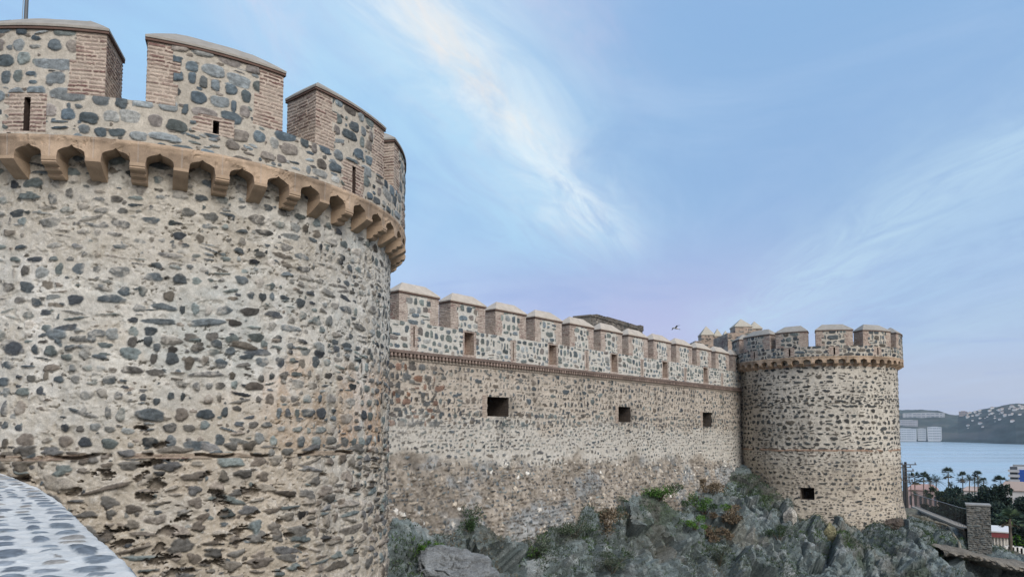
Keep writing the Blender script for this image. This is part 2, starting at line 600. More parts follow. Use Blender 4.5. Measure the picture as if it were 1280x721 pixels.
def slab(mb, mp, us, vs, wo, wi, outer, inner_col, edges='LRTB', side=None, holes=(), jamb=None, inner=True):
    """Wall piece between the offsets wo (face) and wi (back). mp(u, v, w) gives the world point.
    holes: (u0,u1,v0,v1,depth or None) cut through, or sunk `depth` deep."""
    U, V = np.meshgrid(us, vs)
    H, Cc = outer(us, vs)
    keep = np.ones((len(vs) - 1, len(us) - 1), bool)
    uc, vc = (us[1:] + us[:-1]) / 2, (vs[1:] + vs[:-1]) / 2
    for (a, b, c, d, dep) in holes:
        keep &= ~(((uc > a) & (uc < b))[None, :] & ((vc > c) & (vc < d))[:, None])
    P = mp(U, V, wo + H)
    mb.grid(P, Cc, keep)
    if inner:
        ui = lines(us[0], us[-1], 0.25, [x for h in holes for x in h[:2]])
        vi = lines(vs[0], vs[-1], 0.25, [x for h in holes for x in h[2:4]])
        Ui, Vi = np.meshgrid(ui, vi)
        k2 = np.ones((len(vi) - 1, len(ui) - 1), bool)
        uc, vc = (ui[1:] + ui[:-1]) / 2, (vi[1:] + vi[:-1]) / 2
        for (a, b, c, d, dep) in holes:
            if dep is None:
                k2 &= ~(((uc > a) & (uc < b))[None, :] & ((vc > c) & (vc < d))[:, None])
        mb.grid(mp(Ui, Vi, Ui * 0 + wi), inner_col, k2, True)
    side = side or (lambda a, d: (a * 0, np.broadcast_to(np.asarray(inner_col, float), a.shape + (3,))))
    depth = wo - wi
    for e in edges:
        if e == 'B':
            L, uu, vv = P[0], us, us * 0 + vs[0]
        elif e == 'T':
            L, uu, vv = P[-1], us, us * 0 + vs[-1]
        elif e == 'L':
            L, uu, vv = P[:, 0], vs * 0 + us[0], vs
        else:
            L, uu, vv = P[:, -1], vs * 0 + us[-1], vs
        res_d = 0.02 if e in 'LR' else 0.06
        kd = max(2, int(depth / res_d))
        t = np.linspace(0, 1, kd + 1)
        inn = mp(uu, vv, uu * 0 + wi)
        G = L[None] * (1 - t)[:, None, None] + inn[None] * t[:, None, None]
        if e in 'LR':
            A, D = np.meshgrid(vs, t * depth)
            hh, cc = side(A, D)
            nx = mp(us[0] + (0.01 if e == 'R' else -0.01) + (us[-1] - us[0]) * (e == 'R'), vs[0], wo) - mp(us[0] + (us[-1] - us[0]) * (e == 'R'), vs[0], wo)
            nx = np.asarray(nx) / max(1e-9, np.linalg.norm(nx))
            hh = hh * sstep(D, 0, 0.02)
            G = G + nx * hh[..., None]
            mb.grid(G, cc, None, e == 'L')
        else:
            A, D = np.meshgrid(us, t * depth)
            n = fbm(A * 5, D * 5, None, 3, 5)
            mb.grid(G, np.asarray(inner_col)[None, None] * (0.85 + 0.3 * n)[..., None], None, e == 'B')
    for (a, b, c, d, dep) in holes:
        w1 = wi if dep is None else wo - dep
        jb = jamb or (lambda A, D: (A * 0, np.broadcast_to(np.asarray(inner_col, float), A.shape + (3,))))
        ws = lines(w1, wo, 0.03)
        for u_ in (a, b):
            vl = lines(c, d, 0.02)
            Vv, Ww = np.meshgrid(vl, ws)
            _, cc = jb(Vv, wo - Ww)
            mb.grid(mp(Vv * 0 + u_, Vv, Ww), cc)
        for v_ in (c, d):
            ul = lines(a, b, 0.05)
            Uu, Ww = np.meshgrid(ul, ws)
            _, cc = jb(Uu * 0.2, wo - Ww)
            mb.grid(mp(Uu, Uu * 0 + v_, Ww), cc)
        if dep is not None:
            mb.grid(mp(*np.meshgrid(np.array([a, b]), np.array([c, d])), w1), (0.03, 0.027, 0.024))  # near-black back: shade deep in the opening put into its colour
    return P


def side_brick(seed, stones_p=0.0):
    def f(A, D):
        return brick(D + 0.1, A, seed=seed, fade=0.25)
    return f


def coping(name, mp, u0, u1, wo, wi, z, h, parent, over=0.035, brick_h=0.045, col=(0.30, 0.28, 0.25)):
    """Hipped mortar coping over a merlon, on one oversailing brick course."""
    mb = MB()
    a, b, o, i = u0 - over, u1 + over, wo + over, wi - over
    us = lines(a, b, 0.12)
    hip = min(0.42, (u1 - u0) * 0.28)
    dark = np.array([0.13, 0.085, 0.07])
    # brick fillet
    for (z0, z1, oo) in ((z, z + brick_h, 0.0),):
        for w_, fl in ((o - 0.012, False), (i + 0.012, True)):
            G = np.stack([mp(us, us * 0 + zz, us * 0 + w_) for zz in (z0, z1)])
            mb.grid(G, dark, None, fl)
        for u_, fl in ((a + 0.012, True), (b - 0.012, False)):
            ws = np.array([i + 0.012, o - 0.012])
            G = np.stack([mp(ws * 0 + u_, ws * 0 + zz, ws) for zz in (z0, z1)])
            mb.grid(G, dark, None, fl)
        G = np.stack([mp(us, us * 0 + z0, us * 0 + w_) for w_ in (i, o)])
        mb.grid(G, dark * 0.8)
    z1 = z + brick_h
    z2 = z1 + 0.035
    U, Wm = np.meshgrid(us, [i, o])
    ring_lo = lambda u, w: mp(np.asarray(u, float), np.asarray(u, float) * 0 + z1, np.asarray(w, float))
    cl = np.asarray(col)
    for w_, fl in ((o, False), (i, True)):
        G = np.stack([mp(us, us * 0 + zz, us * 0 + w_) for zz in (z1, z2)])
        mb.grid(G, cl, None, fl)
    ws = np.linspace(i, o, 7)
    for u_, fl in ((a, True), (b, False)):
        G = np.stack([mp(ws * 0 + u_, ws * 0 + zz, ws) for zz in (z1, z2)])
        mb.grid(G, cl, None, fl)
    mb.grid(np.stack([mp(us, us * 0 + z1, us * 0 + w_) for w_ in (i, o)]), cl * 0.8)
    wm = (o + i) / 2
    ur = np.clip(us, a + hip, b - hip)
    t = np.linspace(0, 1, 5)
    n_ = fbm(us * 3, us * 0 + u0, None, 3, 3)
    for w_, fl in ((o, False), (i, True)):
        G = np.stack([mp(us * (1 - k) + ur * k, us * 0 + z2 + (h - 0.08) * (k ** 0.93) + (n_ - 0.5) * 0.03 * k, us * 0 + w_ * (1 - k) + wm * k) for k in t])
        mb.grid(G, cl * (0.9 + 0.2 * fbm(G[..., 0] * 2, G[..., 1] * 2 + G[..., 2], None, 3, 8))[..., None], None, fl)
    for u_, r_, fl in ((a, a + hip, True), (b, b - hip, False)):
        G = np.stack([mp(ws * 0 + u_ * (1 - k) + r_ * k, ws * 0 + z2 + (h - 0.08) * (k ** 0.93), ws * (1 - k) + wm * k) for k in t])
        mb.grid(G, cl, None, fl)
    return mb.build(name, M_COPE, parent)


# ------------------------------------------------------------------ round towers
R_BODY, R_RING, R_PAR, R_IN = 4.5, 4.83, 4.8, 3.98


def polar(C, lean=None):
    def mp(u, v, w):
        """u = degrees * pi/180 * R_PAR round the tower (0 faces -Y, growing anticlockwise seen from above), v = z, w = radius"""
        a = np.asarray(u, float) / R_PAR
        w = np.asarray(w, float)
        v = np.asarray(v, float) + a * 0
        return np.stack([C[0] + w * np.sin(a), C[1] - w * np.cos(a), v], -1)
    return mp


def arc(deg):
    return math.radians(deg) * R_PAR


def ring_lines(lo, hi, d_fine, d_coarse, extra=()):
    parts = [lines(arc(-180), arc(lo), d_coarse), lines(arc(lo), arc(hi), d_fine, [e for e in extra if arc(lo) < e < arc(hi)]), lines(arc(hi), arc(180), d_coarse)]
    return np.unique(np.round(np.concatenate(parts), 6))


def corbel_mesh(stepped, w=0.24, out_=0.36, z0=0.0, drop=0.20):
    """Profile in (radial, height) swept across the width; y = outward, z = up."""
    if stepped:
        pr = [(-0.10, 0.02), (out_, 0.02), (out_, -0.03)]
        for k in range(3):
            y1 = out_ - (k + 1) * out_ / 3.4
            zt = -0.03 - k * drop / 3.1
            yk = out_ - k * out_ / 3.4
            pr += [(yk - 0.012, zt - 0.012), (yk - 0.006, zt - drop / 6.5), (yk - 0.03, zt - drop / 3.6), (y1 + 0.012, zt - drop / 3.3)]
        pr += [(0.0, -drop - 0.02), (-0.10, -drop - 0.02)]
    else:
        pr = [(-0.10, 0.02), (out_, 0.02), (out_, -0.025), (out_ - 0.03, -0.05)]
        for k in range(1, 8):
            t = k / 7
            pr.append((out_ - 0.03 - (out_ - 0.07) * t, -0.05 - (drop - 0.05) * (t ** 0.85)))
        pr += [(0.0, -drop - 0.015), (-0.10, -drop - 0.015)]
    pr = np.array(pr)
    n = len(pr)
    mb = MB()
    xs = [-w / 2, -w / 2 + 0.012, w / 2 - 0.012, w / 2]
    ins = [0.008, 0, 0, 0.008]
    ctr = pr.mean(0)
    rows = []
    for x, e in zip(xs, ins):
        q = pr + (ctr - pr) / np.linalg.norm(ctr - pr, axis=1)[:, None] * e
        rows.append(np.stack([np.full(n, x), q[:, 0], q[:, 1]], -1))
    G = np.stack(rows)
    G = np.concatenate([G, G[:, :1]], 1)
    cl = np.array([0.37, 0.275, 0.195])
    mb.grid(G, cl)
    for r_, fl in ((rows[0], 1), (rows[-1], -1)):
        mid = np.array([[r_[0, 0], 0.03, -0.06]])
        mb.add(np.vstack([r_, mid]), None, [(k, (k + 1) % n, n)[::fl] for k in range(n)], cl)
    return mb


def cornice(mp, z_top, n_bay, parent, fine, offset=0.0, spring=0.25, cusp=0.13, drop=0.34):
    """Sandstone band with an ogee arch cut between every pair of corbels."""
    pitch = 2 * pi * R_PAR / n_bay
    cw = pitch * 0.36
    us = lines(arc(-180), arc(180), fine)
    ph = ((us - offset) / pitch) - np.floor((us - offset) / pitch)          # 0 and 1 = corbel centres
    x = (ph - 0.5) * pitch
    hw = (pitch - cw) / 2
    t = np.clip(np.abs(x) / hw, 0, 1)
    inb = np.abs(x) < hw
    og = z_top - spring + 0.075 * (1 - t ** 2.4) ** 0.75 + (spring - cusp - 0.075) * np.exp(-t * 8)
    bot = np.where(inb, og, z_top - drop)
    mb = MB()
    blk = np.floor((us - offset) / pitch + 0.5)
    tone = 0.88 + 0.3 * _hash(blk, blk * 0, blk * 0, 4)
    base_ = np.array([0.38, 0.285, 0.205])
    k = np.linspace(0, 1, 9)
    z = bot[None] * (1 - k)[:, None] + z_top * k[:, None]
    U = np.broadcast_to(us, z.shape)
    n = fbm(U * 2.5, z * 6, None, 4, 31)
    grime = sstep(fbm(U * 1.6 + 3, z * 3, None, 5, 33, 0.6), 0.48, 0.62)
    joint = (np.abs(ph - 0.5) > 0.487)[None] | (np.abs(z - (z_top - 0.02)) < 0.0)
    st = sstep(fbm(U * 4, z * 0.8, None, 3, 41), 0.5, 0.75)
    cc = base_[None, None] * (tone[None, :, None] * (0.8 + 0.4 * n[..., None])) * (1 - 0.25 * st[..., None])
    cc = cc * (1 - 0.30 * grime[..., None]) * np.array([1.0, 1.0, 1.0])
    cc = np.where(joint[..., None], cc * 0.75 + 0.1, cc)
    chip = sstep(fbm(U * 7, z * 9, None, 4, 34, 0.6), 0.60, 0.70)
    rr = R_RING + (n - 0.5) * 0.02 - chip * 0.015 + 0.012 * np.sin(np.clip((z - (z_top - 0.09)) / 0.09, 0, 1) * pi) - joint * 0.004
    P = mp(U, z, rr)
    mb.grid(P, cc)
    # soffit, and the small ledge on top
    w_ = np.linspace(0, 1, 5)
    G = P[0][None] * (1 - w_)[:, None, None] + mp(us, bot, us * 0 + R_BODY - 0.06)[None] * w_[:, None, None]
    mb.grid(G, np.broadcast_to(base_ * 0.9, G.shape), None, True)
    G = P[-1][None] * (1 - w_)[:, None, None] + mp(us, us * 0 + z_top, us * 0 + R_IN + 0.1)[None] * w_[:, None, None]
    mb.grid(G, np.broadcast_to(base_, G.shape))
    o = mb.build('cornice', M_SAND, parent)
    a_ = corbel_mesh(False, cw, R_RING - R_BODY + 0.012)
    b_ = corbel_mesh(True, cw, R_RING - R_BODY + 0.012)
    first = {}
    for i in range(n_bay):
        u = offset + i * pitch
        ang = u / R_PAR
        ang = (ang + pi) % (2 * pi) - pi
        kind = i % 2
        if kind not in first:
            c = (b_ if kind else a_).build('corbel', M_SAND, parent)
            first[kind] = c
        else:
            c = first[kind].copy()
            COL.objects.link(c)
            c.parent = parent
        base_p = mp(u, z_top - drop, R_BODY)
        c.location = tuple(base_p)
        c.rotation_euler = (0, 0, ang + pi)
    return o


def tower(name, label, C, z_ring, z_cren, z_eave, merlons, slits, body_paint, res, fine_arc, z_bot, n_bay, offs, pal, seed, mat, holes=(), cope_h=0.40, z_fine=-20):
    rng = np.random.default_rng(seed)
    T = empty(name, label, 'castle tower', 'round towers of the castle')
    mp = polar(C)
    # body
    ex = [x for h in holes for x in h[:2]]
    us = ring_lines(fine_arc[0], fine_arc[1], res, 0.14, ex)
    vs = np.unique(np.round(np.concatenate([lines(z_bot, max(z_bot, z_fine), 0.15), lines(max(z_bot, z_fine), z_ring - 0.05, res, [x for h in holes for x in h[2:4]])]), 6))
    mb = MB()
    slab(mb, mp, us, vs, R_BODY, R_BODY - 0.6, body_paint, (0.3, 0.27, 0.23), 'T', None, holes, inner=False, jamb=lambda A, D: (A * 0, np.broadcast_to(np.array([0.14, 0.12, 0.10]), A.shape + (3,))))
    mb.build('wall', mat, T, True)
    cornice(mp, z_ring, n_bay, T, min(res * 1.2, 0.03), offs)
    # one stone layout shared by parapet and merlons
    lo, hi = arc(fine_arc[0]), arc(fine_arc[1])
    st = colour_stones(rng, courses(rng, lo - 0.5, hi + 0.5, z_ring + 0.02, z_eave, 0.235, 0.285, 1.0, 0.05, (0.86, 1.06), 0.14, 0.06, 0.10), pal, 0.022, (2.2, 3.4), 0.06, 0.22, 0.12)
    st = colour_stones(rng, courses(rng, lo - 0.5, hi + 0.5, z_ring, z_eave, 0.10, 0.14, 0.30, 0.03), pal + BROWN, 0.012, (2.0, 3.0), 0.12) + st
    slit_u = [(arc(a) - 0.045, arc(a) + 0.045, z0, z1) for a, z0, z1 in slits]

    def paint(e0, e1):
        def f(us_, vs_):
            U, V, H, Cc = mortar(us_, vs_, (0.42, 0.385, 0.33), seed + 3, 0.10, 0.006)
            stamp_all(us_, vs_, H, Cc, st)
            if e0 is not None:
                m = quoin_mask(U, V, e0, e1, 0.38, seed, 0.058)
                if m.any():
                    hb, cb = brick(U, V, seed=seed)
                    H = H * (1 - m) + hb * m
                    Cc = Cc * (1 - m[..., None]) + cb * m[..., None]
            for (a, b, c, d) in slit_u:
                near = ((U > a - 0.26 - 0.05 * np.sin(V * 40)) & (U < b + 0.22) & (V > c - 0.02) & (V < d + 0.06)).astype(float)
                if near.any():
                    hb, cb = brick(U, V, seed=seed + 6, fade=0.2)
                    H = H * (1 - near) + hb * near
                    Cc = Cc * (1 - near[..., None]) + cb * near[..., None]
            return H, Cc
        return f
    # parapet ring
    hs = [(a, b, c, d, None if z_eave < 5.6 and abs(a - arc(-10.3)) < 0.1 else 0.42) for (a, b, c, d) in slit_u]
    us = ring_lines(fine_arc[0], fine_arc[1], min(res, 0.02), 0.14, [x for h in hs for x in h[:2]])
    vs = lines(z_ring, z_cren, min(res, 0.02), [x for h in hs for x in h[2:4]])
    mb = MB()
    slab(mb, mp, us, vs, R_PAR, R_IN, paint(None, None), (0.40, 0.35, 0.29), 'TB', None, hs, jamb=lambda A, D: (A * 0, np.broadcast_to(np.array([0.07, 0.05, 0.042]), A.shape + (3,))))  # slit jambs coloured near-black to stand for the shade inside
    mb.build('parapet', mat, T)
    # merlons
    for k, (a0, a1) in enumerate(merlons):
        u0, u1 = arc(a0), arc(a1)
        fine = fine_arc[0] - 15 < a0 and a1 < fine_arc[1] + 15
        d = min(res, 0.02) if fine else 0.12
        us = lines(u0, u1, d)
        vs = lines(z_cren, z_eave, d)
        mb = MB()
        slab(mb, mp, us, vs, R_PAR, R_IN, paint(u0, u1), (0.38, 0.33, 0.28), 'LRT', side_brick(seed + k), ())
        me = mb.build('merlon', mat, T)
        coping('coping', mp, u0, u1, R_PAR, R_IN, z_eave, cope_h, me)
    # round roof deck inside the parapet
    mb = MB()
    an = np.linspace(-pi, pi, 65)
    ring = np.stack([C[0] + (R_IN + 0.02) * np.sin(an), C[1] - (R_IN + 0.02) * np.cos(an), an * 0 + z_ring - 0.6], -1)
    mb.add(np.vstack([ring, [[C[0], C[1], z_ring - 0.6]]]), None, [(k, k + 1, 65) for k in range(64)], (0.35, 0.32, 0.28))
    mb.build('roof_deck', M_COPE, T)
    return T


# --- near tower
N_C = (-7.12, 14.87)


def near_body(us, vs):
    rng = np.random.default_rng(11)
    U, V, H, Cc = mortar(us, vs, (0.445, 0.43, 0.39), 21, 0.20, 0.018)
    lowz = sstep(V, 0.2, -0.6)
    # warm staining towards the right and below, pale vertical runs on the left
    tan = np.array([0.385, 0.34, 0.28])
    warm = sstep(fbm(U * 0.55 + 3, V * 0.8, None, 4, 5), 0.46, 0.66) * sstep(V, 2.6, 0.6) * 0.85
    warm = np.clip(warm + lowz * 0.45, 0, 1)
    Cc = Cc * (1 - warm[..., None]) + tan * (0.9 + 0.25 * fbm(U * 3, V * 3, None, 3, 6))[..., None] * warm[..., None]
    rust = sstep(U, arc(34), arc(48)) * sstep(fbm(U * 1.6, V * 0.8, None, 4, 15), 0.46, 0.64) * sstep(V, 1.7, 0.8) * sstep(V, -0.35, -0.2)
    Cc = Cc * (1 - rust[..., None] * 0.6) + np.array([0.36, 0.21, 0.11]) * rust[..., None] * 0.6
    cool = sstep(fbm(U * 0.9 + 8, V * 0.7, None, 5, 26, 0.6), 0.50, 0.66) * sstep(V, 0.4, 1.2)
    Cc = Cc * (1 - cool[..., None] * 0.55) + np.array([0.37, 0.395, 0.385]) * cool[..., None] * 0.55
    ochr = sstep(fbm(U * 0.8 + 21, V * 1.0, None, 5, 27, 0.6), 0.50, 0.64)
    Cc = Cc * (1 - ochr[..., None] * 0.5) + np.array([0.36, 0.315, 0.25]) * ochr[..., None] * 0.5
    runs = sstep(fbm(U * 3.2, V * 0.25, None, 4, 25), 0.56, 0.72) * sstep(V, -0.2, 0.8) * sstep(V, 3.2, 2.2)
    Cc = Cc * (1 - runs[..., None] * 0.45) + np.array([0.62, 0.60, 0.56]) * runs[..., None] * 0.45
    grey = sstep(fbm(U * 1.6, V * 0.35, None, 4, 35), 0.58, 0.75)
    Cc *= (1 - 0.22 * grey[..., None])
    # crumbled scabs of render
    pit = sstep(fbm(U * 5, V * 7, None, 5, 45, 0.62), 0.58, 0.66)
    H -= pit * 0.018
    Cc *= (1 - 0.12 * pit[..., None])
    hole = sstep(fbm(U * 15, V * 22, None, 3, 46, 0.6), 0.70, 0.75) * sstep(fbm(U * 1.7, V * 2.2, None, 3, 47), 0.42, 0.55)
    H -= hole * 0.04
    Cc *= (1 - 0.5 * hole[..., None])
    fleck = sstep(fbm(U * 20, V * 26, None, 2, 48, 0.6), 0.66, 0.74)
    Cc = Cc * (1 - 0.4 * fleck[..., None]) + np.array([0.58, 0.56, 0.52]) * 0.4 * fleck[..., None]
    lo, hi = us[0], us[-1]
    f_lo, f_hi = arc(-14), arc(112)
    dens = lambda u, v: 0.62 if v > 1.3 else (0.9 if v > -0.35 else 0.75)
    A = courses(rng, f_lo, f_hi, 1.25, 3.95, 0.19, 0.28, 0.86, 0.04, (0.55, 0.95), 0.16, 0.08, 0.13)
    st = colour_stones(rng, A, SLATE + SLATE + [(0.20, 0.21, 0.205), (0.25, 0.24, 0.22), (0.30, 0.28, 0.25)], 0.02, (1.7, 2.8), 0.12, 0.28, 0.18)
    B = courses(rng, f_lo, f_hi, -0.27, 1.25, 0.225, 0.27, 0.93, 0.045, (0.62, 0.98), 0.16, 0.07, 0.10)
    st += colour_stones(rng, B, SLATE + SLATE + BROWN[:2] + [(0.20, 0.21, 0.205)], 0.03, (1.9, 2.8), 0.10, 0.28, 0.18)
    Cl = courses(rng, f_lo, f_hi, -4.0, -0.42, 0.22, 0.36, 0.95, 0.03, (0.62, 1.06), 0.25, 0.13, 0.16)
    st += colour_stones(rng, Cl, SLATE[3:7] + BROWN + BROWN + [(0.26, 0.235, 0.205), (0.24, 0.215, 0.18), (0.30, 0.27, 0.23)], 0.045, (1.6, 2.8), 0.19, 0.25, 0.20)
    sm = courses(rng, f_lo, f_hi, -4.0, 3.9, 0.10, 0.15, 0.22, 0.025, (0.35, 0.9), 0.0, 0.05)
    st = colour_stones(rng, sm, SLATE + BROWN, 0.018, (1.6, 2.6), 0.18, 0.25, 0.25) + st
    stamp_all(us, vs, H, Cc, st)
    # stones half lost under a wash of mortar
    wash = sstep(fbm(U * 1.8, V * 2.6, None, 5, 55, 0.6), 0.50, 0.64) * 0.6 * sstep(V, -0.6, 0.6)
    spk = sstep(fbm(U * 16, V * 20, None, 3, 65, 0.7), 0.42, 0.58)
    wm = (wash * (0.35 + 0.65 * spk))[..., None]
    Cc = Cc * (1 - wm) + np.array([0.44, 0.415, 0.37]) * wm
    # cavities where mortar and stones have fallen out
    cav = []
    for k in range(80):
        v = rng.uniform(-3.4, 0.1)
        if v > -0.5 and rng.random() < 0.6:
            continue
        a = rng.uniform(0.04, 0.17)
        cav.append((rng.uniform(f_lo, f_hi), v, a, a * rng.uniform(0.25, 0.55), rng.normal() * 0.15))
    for (pu, pv, a) in ((22, -0.9, 0.26), (20, -0.55, 0.2), (36, -1.05, 0.22), (25, -1.75, 0.26), (35, -1.8, 0.22), (41, -1.35, 0.14), (18, -1.5, 0.2), (29, -1.35, 0.2), (48, -1.6, 0.12), (53, -2.1, 0.15), (30, -2.0, 0.2), (21, 0.12, 0.16), (22, -0.28, 0.2)):
        for q in range(2):
            cav.append((arc(pu) + rng.normal() * a * 0.6, pv + rng.normal() * 0.1, a * rng.uniform(0.4, 0.9), a * rng.uniform(0.2, 0.4), rng.normal() * 0.25))
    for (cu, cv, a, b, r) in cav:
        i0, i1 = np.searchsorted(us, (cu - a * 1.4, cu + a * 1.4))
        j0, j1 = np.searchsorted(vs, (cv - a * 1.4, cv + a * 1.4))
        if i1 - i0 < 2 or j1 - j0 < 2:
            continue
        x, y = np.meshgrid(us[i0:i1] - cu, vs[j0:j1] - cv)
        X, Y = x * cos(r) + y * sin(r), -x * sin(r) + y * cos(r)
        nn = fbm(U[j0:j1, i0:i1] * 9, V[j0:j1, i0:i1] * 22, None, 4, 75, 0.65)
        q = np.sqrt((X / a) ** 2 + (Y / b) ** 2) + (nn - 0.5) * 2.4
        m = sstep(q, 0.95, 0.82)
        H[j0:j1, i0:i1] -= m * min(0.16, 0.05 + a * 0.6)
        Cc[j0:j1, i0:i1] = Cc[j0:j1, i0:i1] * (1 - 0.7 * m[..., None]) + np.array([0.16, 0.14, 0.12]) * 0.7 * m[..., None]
    # levelling course of thin bricks, broken in places
    wob = (fbm(U * 0.8, U * 0 + 2, None, 3, 85) - 0.5) * 0.07
    vb = V + wob + 0.36
    on = ((vb > -0.04) & (vb < 0.04)) * sstep(fbm(U * 1.5, V * 6, None, 3, 86), 0.44, 0.52)
    hb, cb = brick(U, vb + 0.04, 0.04, 0.3, (0.34, 0.28, 0.22), 87, 0.8)
    H = H * (1 - on) + (hb * 2 + 0.012) * on
    Cc = Cc * (1 - on[..., None]) + cb * 0.85 * on[..., None]
    gap = sstep(np.abs(vb + 0.02 * np.sin(U * 9)), 0.030, 0.014) * sstep(fbm(U * 3.3, U * 0, None, 3, 88), 0.44, 0.50)
    H -= gap * 0.09
    Cc *= (1 - 0.55 * gap[..., None])
    # larger erosion of the foot
    H += (fbm(U * 0.9, V * 1.1, None, 4, 95) - 0.5) * 0.10 * lowz
    H += (fbm(U * 4, V * 5, None, 4, 96, 0.6) - 0.5) * 0.07 * lowz
    return H, Cc


NEAR_M = [(1.7 + 30.6 * k - 12.1, 1.7 + 30.6 * k + 12.1) for k in range(-5, 6)]
NEAR_M[6] = (20.6, 44.6)
NEAR_M[7] = (52.0, 74.9)
NEAR_M[8] = (81.2, 105.5)
NEAR_M[5] = (-10.6, 14.1)
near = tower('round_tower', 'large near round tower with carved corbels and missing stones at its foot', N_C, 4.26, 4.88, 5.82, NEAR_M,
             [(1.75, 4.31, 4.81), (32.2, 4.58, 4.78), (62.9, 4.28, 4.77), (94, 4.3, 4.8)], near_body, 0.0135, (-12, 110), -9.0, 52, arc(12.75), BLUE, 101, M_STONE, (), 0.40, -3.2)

# --- far tower
F_C = (18.58, 44.1)


def far_body(us, vs):
    rng = np.random.default_rng(12)
    U, V, H, Cc = mortar(us, vs, (0.48, 0.445, 0.385), 121, 0.10, 0.02)
    tan = sstep(V, -1.0, -2.6) * 0.7 + sstep(U, arc(-45), arc(-75)) * 0.6  # left flank browned towards the wall junction, shade put into the mortar colour
    tan = np.clip(tan, 0, 1)[..., None]
    Cc = Cc * (1 - tan) + np.array([0.39, 0.335, 0.265]) * tan
    st_ = sstep(fbm(U * 1.2, V * 0.5, None, 4, 122), 0.5, 0.7)[..., None]
    Cc *= 1 - 0.2 * st_
    f_lo, f_hi = arc(-95), arc(80)
    st = colour_stones(rng, courses(rng, f_lo, f_hi, -6, 4.1, 0.11, 0.17, 0.35, 0.03, (0.5, 0.95), 0, 0.05), DARK + BROWN, 0.02, (1.7, 2.6), 0.14)
    st += colour_stones(rng, courses(rng, f_lo, f_hi, 1.6, 4.1, 0.27, 0.36, 0.86, 0.06, (0.58, 0.94), 0.2, 0.08, 0.13), DARK, 0.03, (1.7, 2.8), 0.13)
    st += colour_stones(rng, courses(rng, f_lo, f_hi, -1.0, 1.6, 0.26, 0.38, 0.92, 0.06, (0.60, 0.95), 0.22, 0.08, 0.13), DARK, 0.03, (1.7, 2.8), 0.13)
    st += colour_stones(rng, courses(rng, f_lo, f_hi, -6, -1.05, 0.21, 0.31, 0.85, 0.055, (0.55, 0.94), 0.2, 0.08, 0.15), DARK + BROWN, 0.03, (1.7, 2.8), 0.14)
    stamp_all(us, vs, H, Cc, st)
    for z0, th in ((-1.0, 0.05), (3.72, 0.06)):
        vb = V - z0 + (fbm(U * 0.7, U * 0, None, 3, 130) - 0.5) * 0.08
        on = (np.abs(vb) < th) * sstep(fbm(U * 1.2, V * 4, None, 3, 131), 0.3, 0.45)
        cb = np.array([0.30, 0.19, 0.13])
        H += on * 0.02
        Cc = Cc * (1 - on[..., None] * 0.8) + cb * on[..., None] * 0.8
    # foot swells and roughens where it meets the rock
    H += sstep(V, -3.2, -5.5) * 0.22 + (fbm(U * 1.2, V * 1.3, None, 4, 132) - 0.5) * 0.16 * sstep(V, -2.4, -4.5)
    return H, Cc


FAR_M = [(-76.5, -51.5), (-47.3, -26.6), (-21.4, 1.8), (8.8, 33.3), (41.2, 64.5)] + [(72 + 30 * k, 95 + 30 * k) for k in range(3)] + [(-105, -83), (-135, -112)]
far = tower('round_tower', 'smaller distant round tower at the far end of the curtain wall', F_C, 4.19, 4.75, 5.57, FAR_M,
            [(-65, 4.32, 4.70), (-38, 4.26, 4.68), (-10.3, 4.26, 4.66), (20, 4.26, 4.66)], far_body, 0.035, (-92, 76), -9.0, 50, arc(-16.5), SLATE, 202, M_STONE_FAR,
            [(arc(-34.3), arc(-25), -3.72, -3.06, 0.9)], 0.42)

# ------------------------------------------------------------------ curtain wall
P1 = np.array([-3.9, 23.4])
UD = np.array([0.65341238, 0.75700215])
ND = np.array([0.75700215, -0.65341238])


def linear(u, v, w):
    u, v, w = np.broadcast_arrays(np.asarray(u, float), np.asarray(v, float), np.asarray(w, float))
    return np.stack([P1[0] + UD[0] * u + ND[0] * w, P1[1] + UD[1] * u + ND[1] * w, v], -1)


PORTS = [(4.55, 5.76, 0.60, 1.33), (13.59, 14.65, 0.48, 1.20), (22.25, 23.35, 0.32, 1.12)]


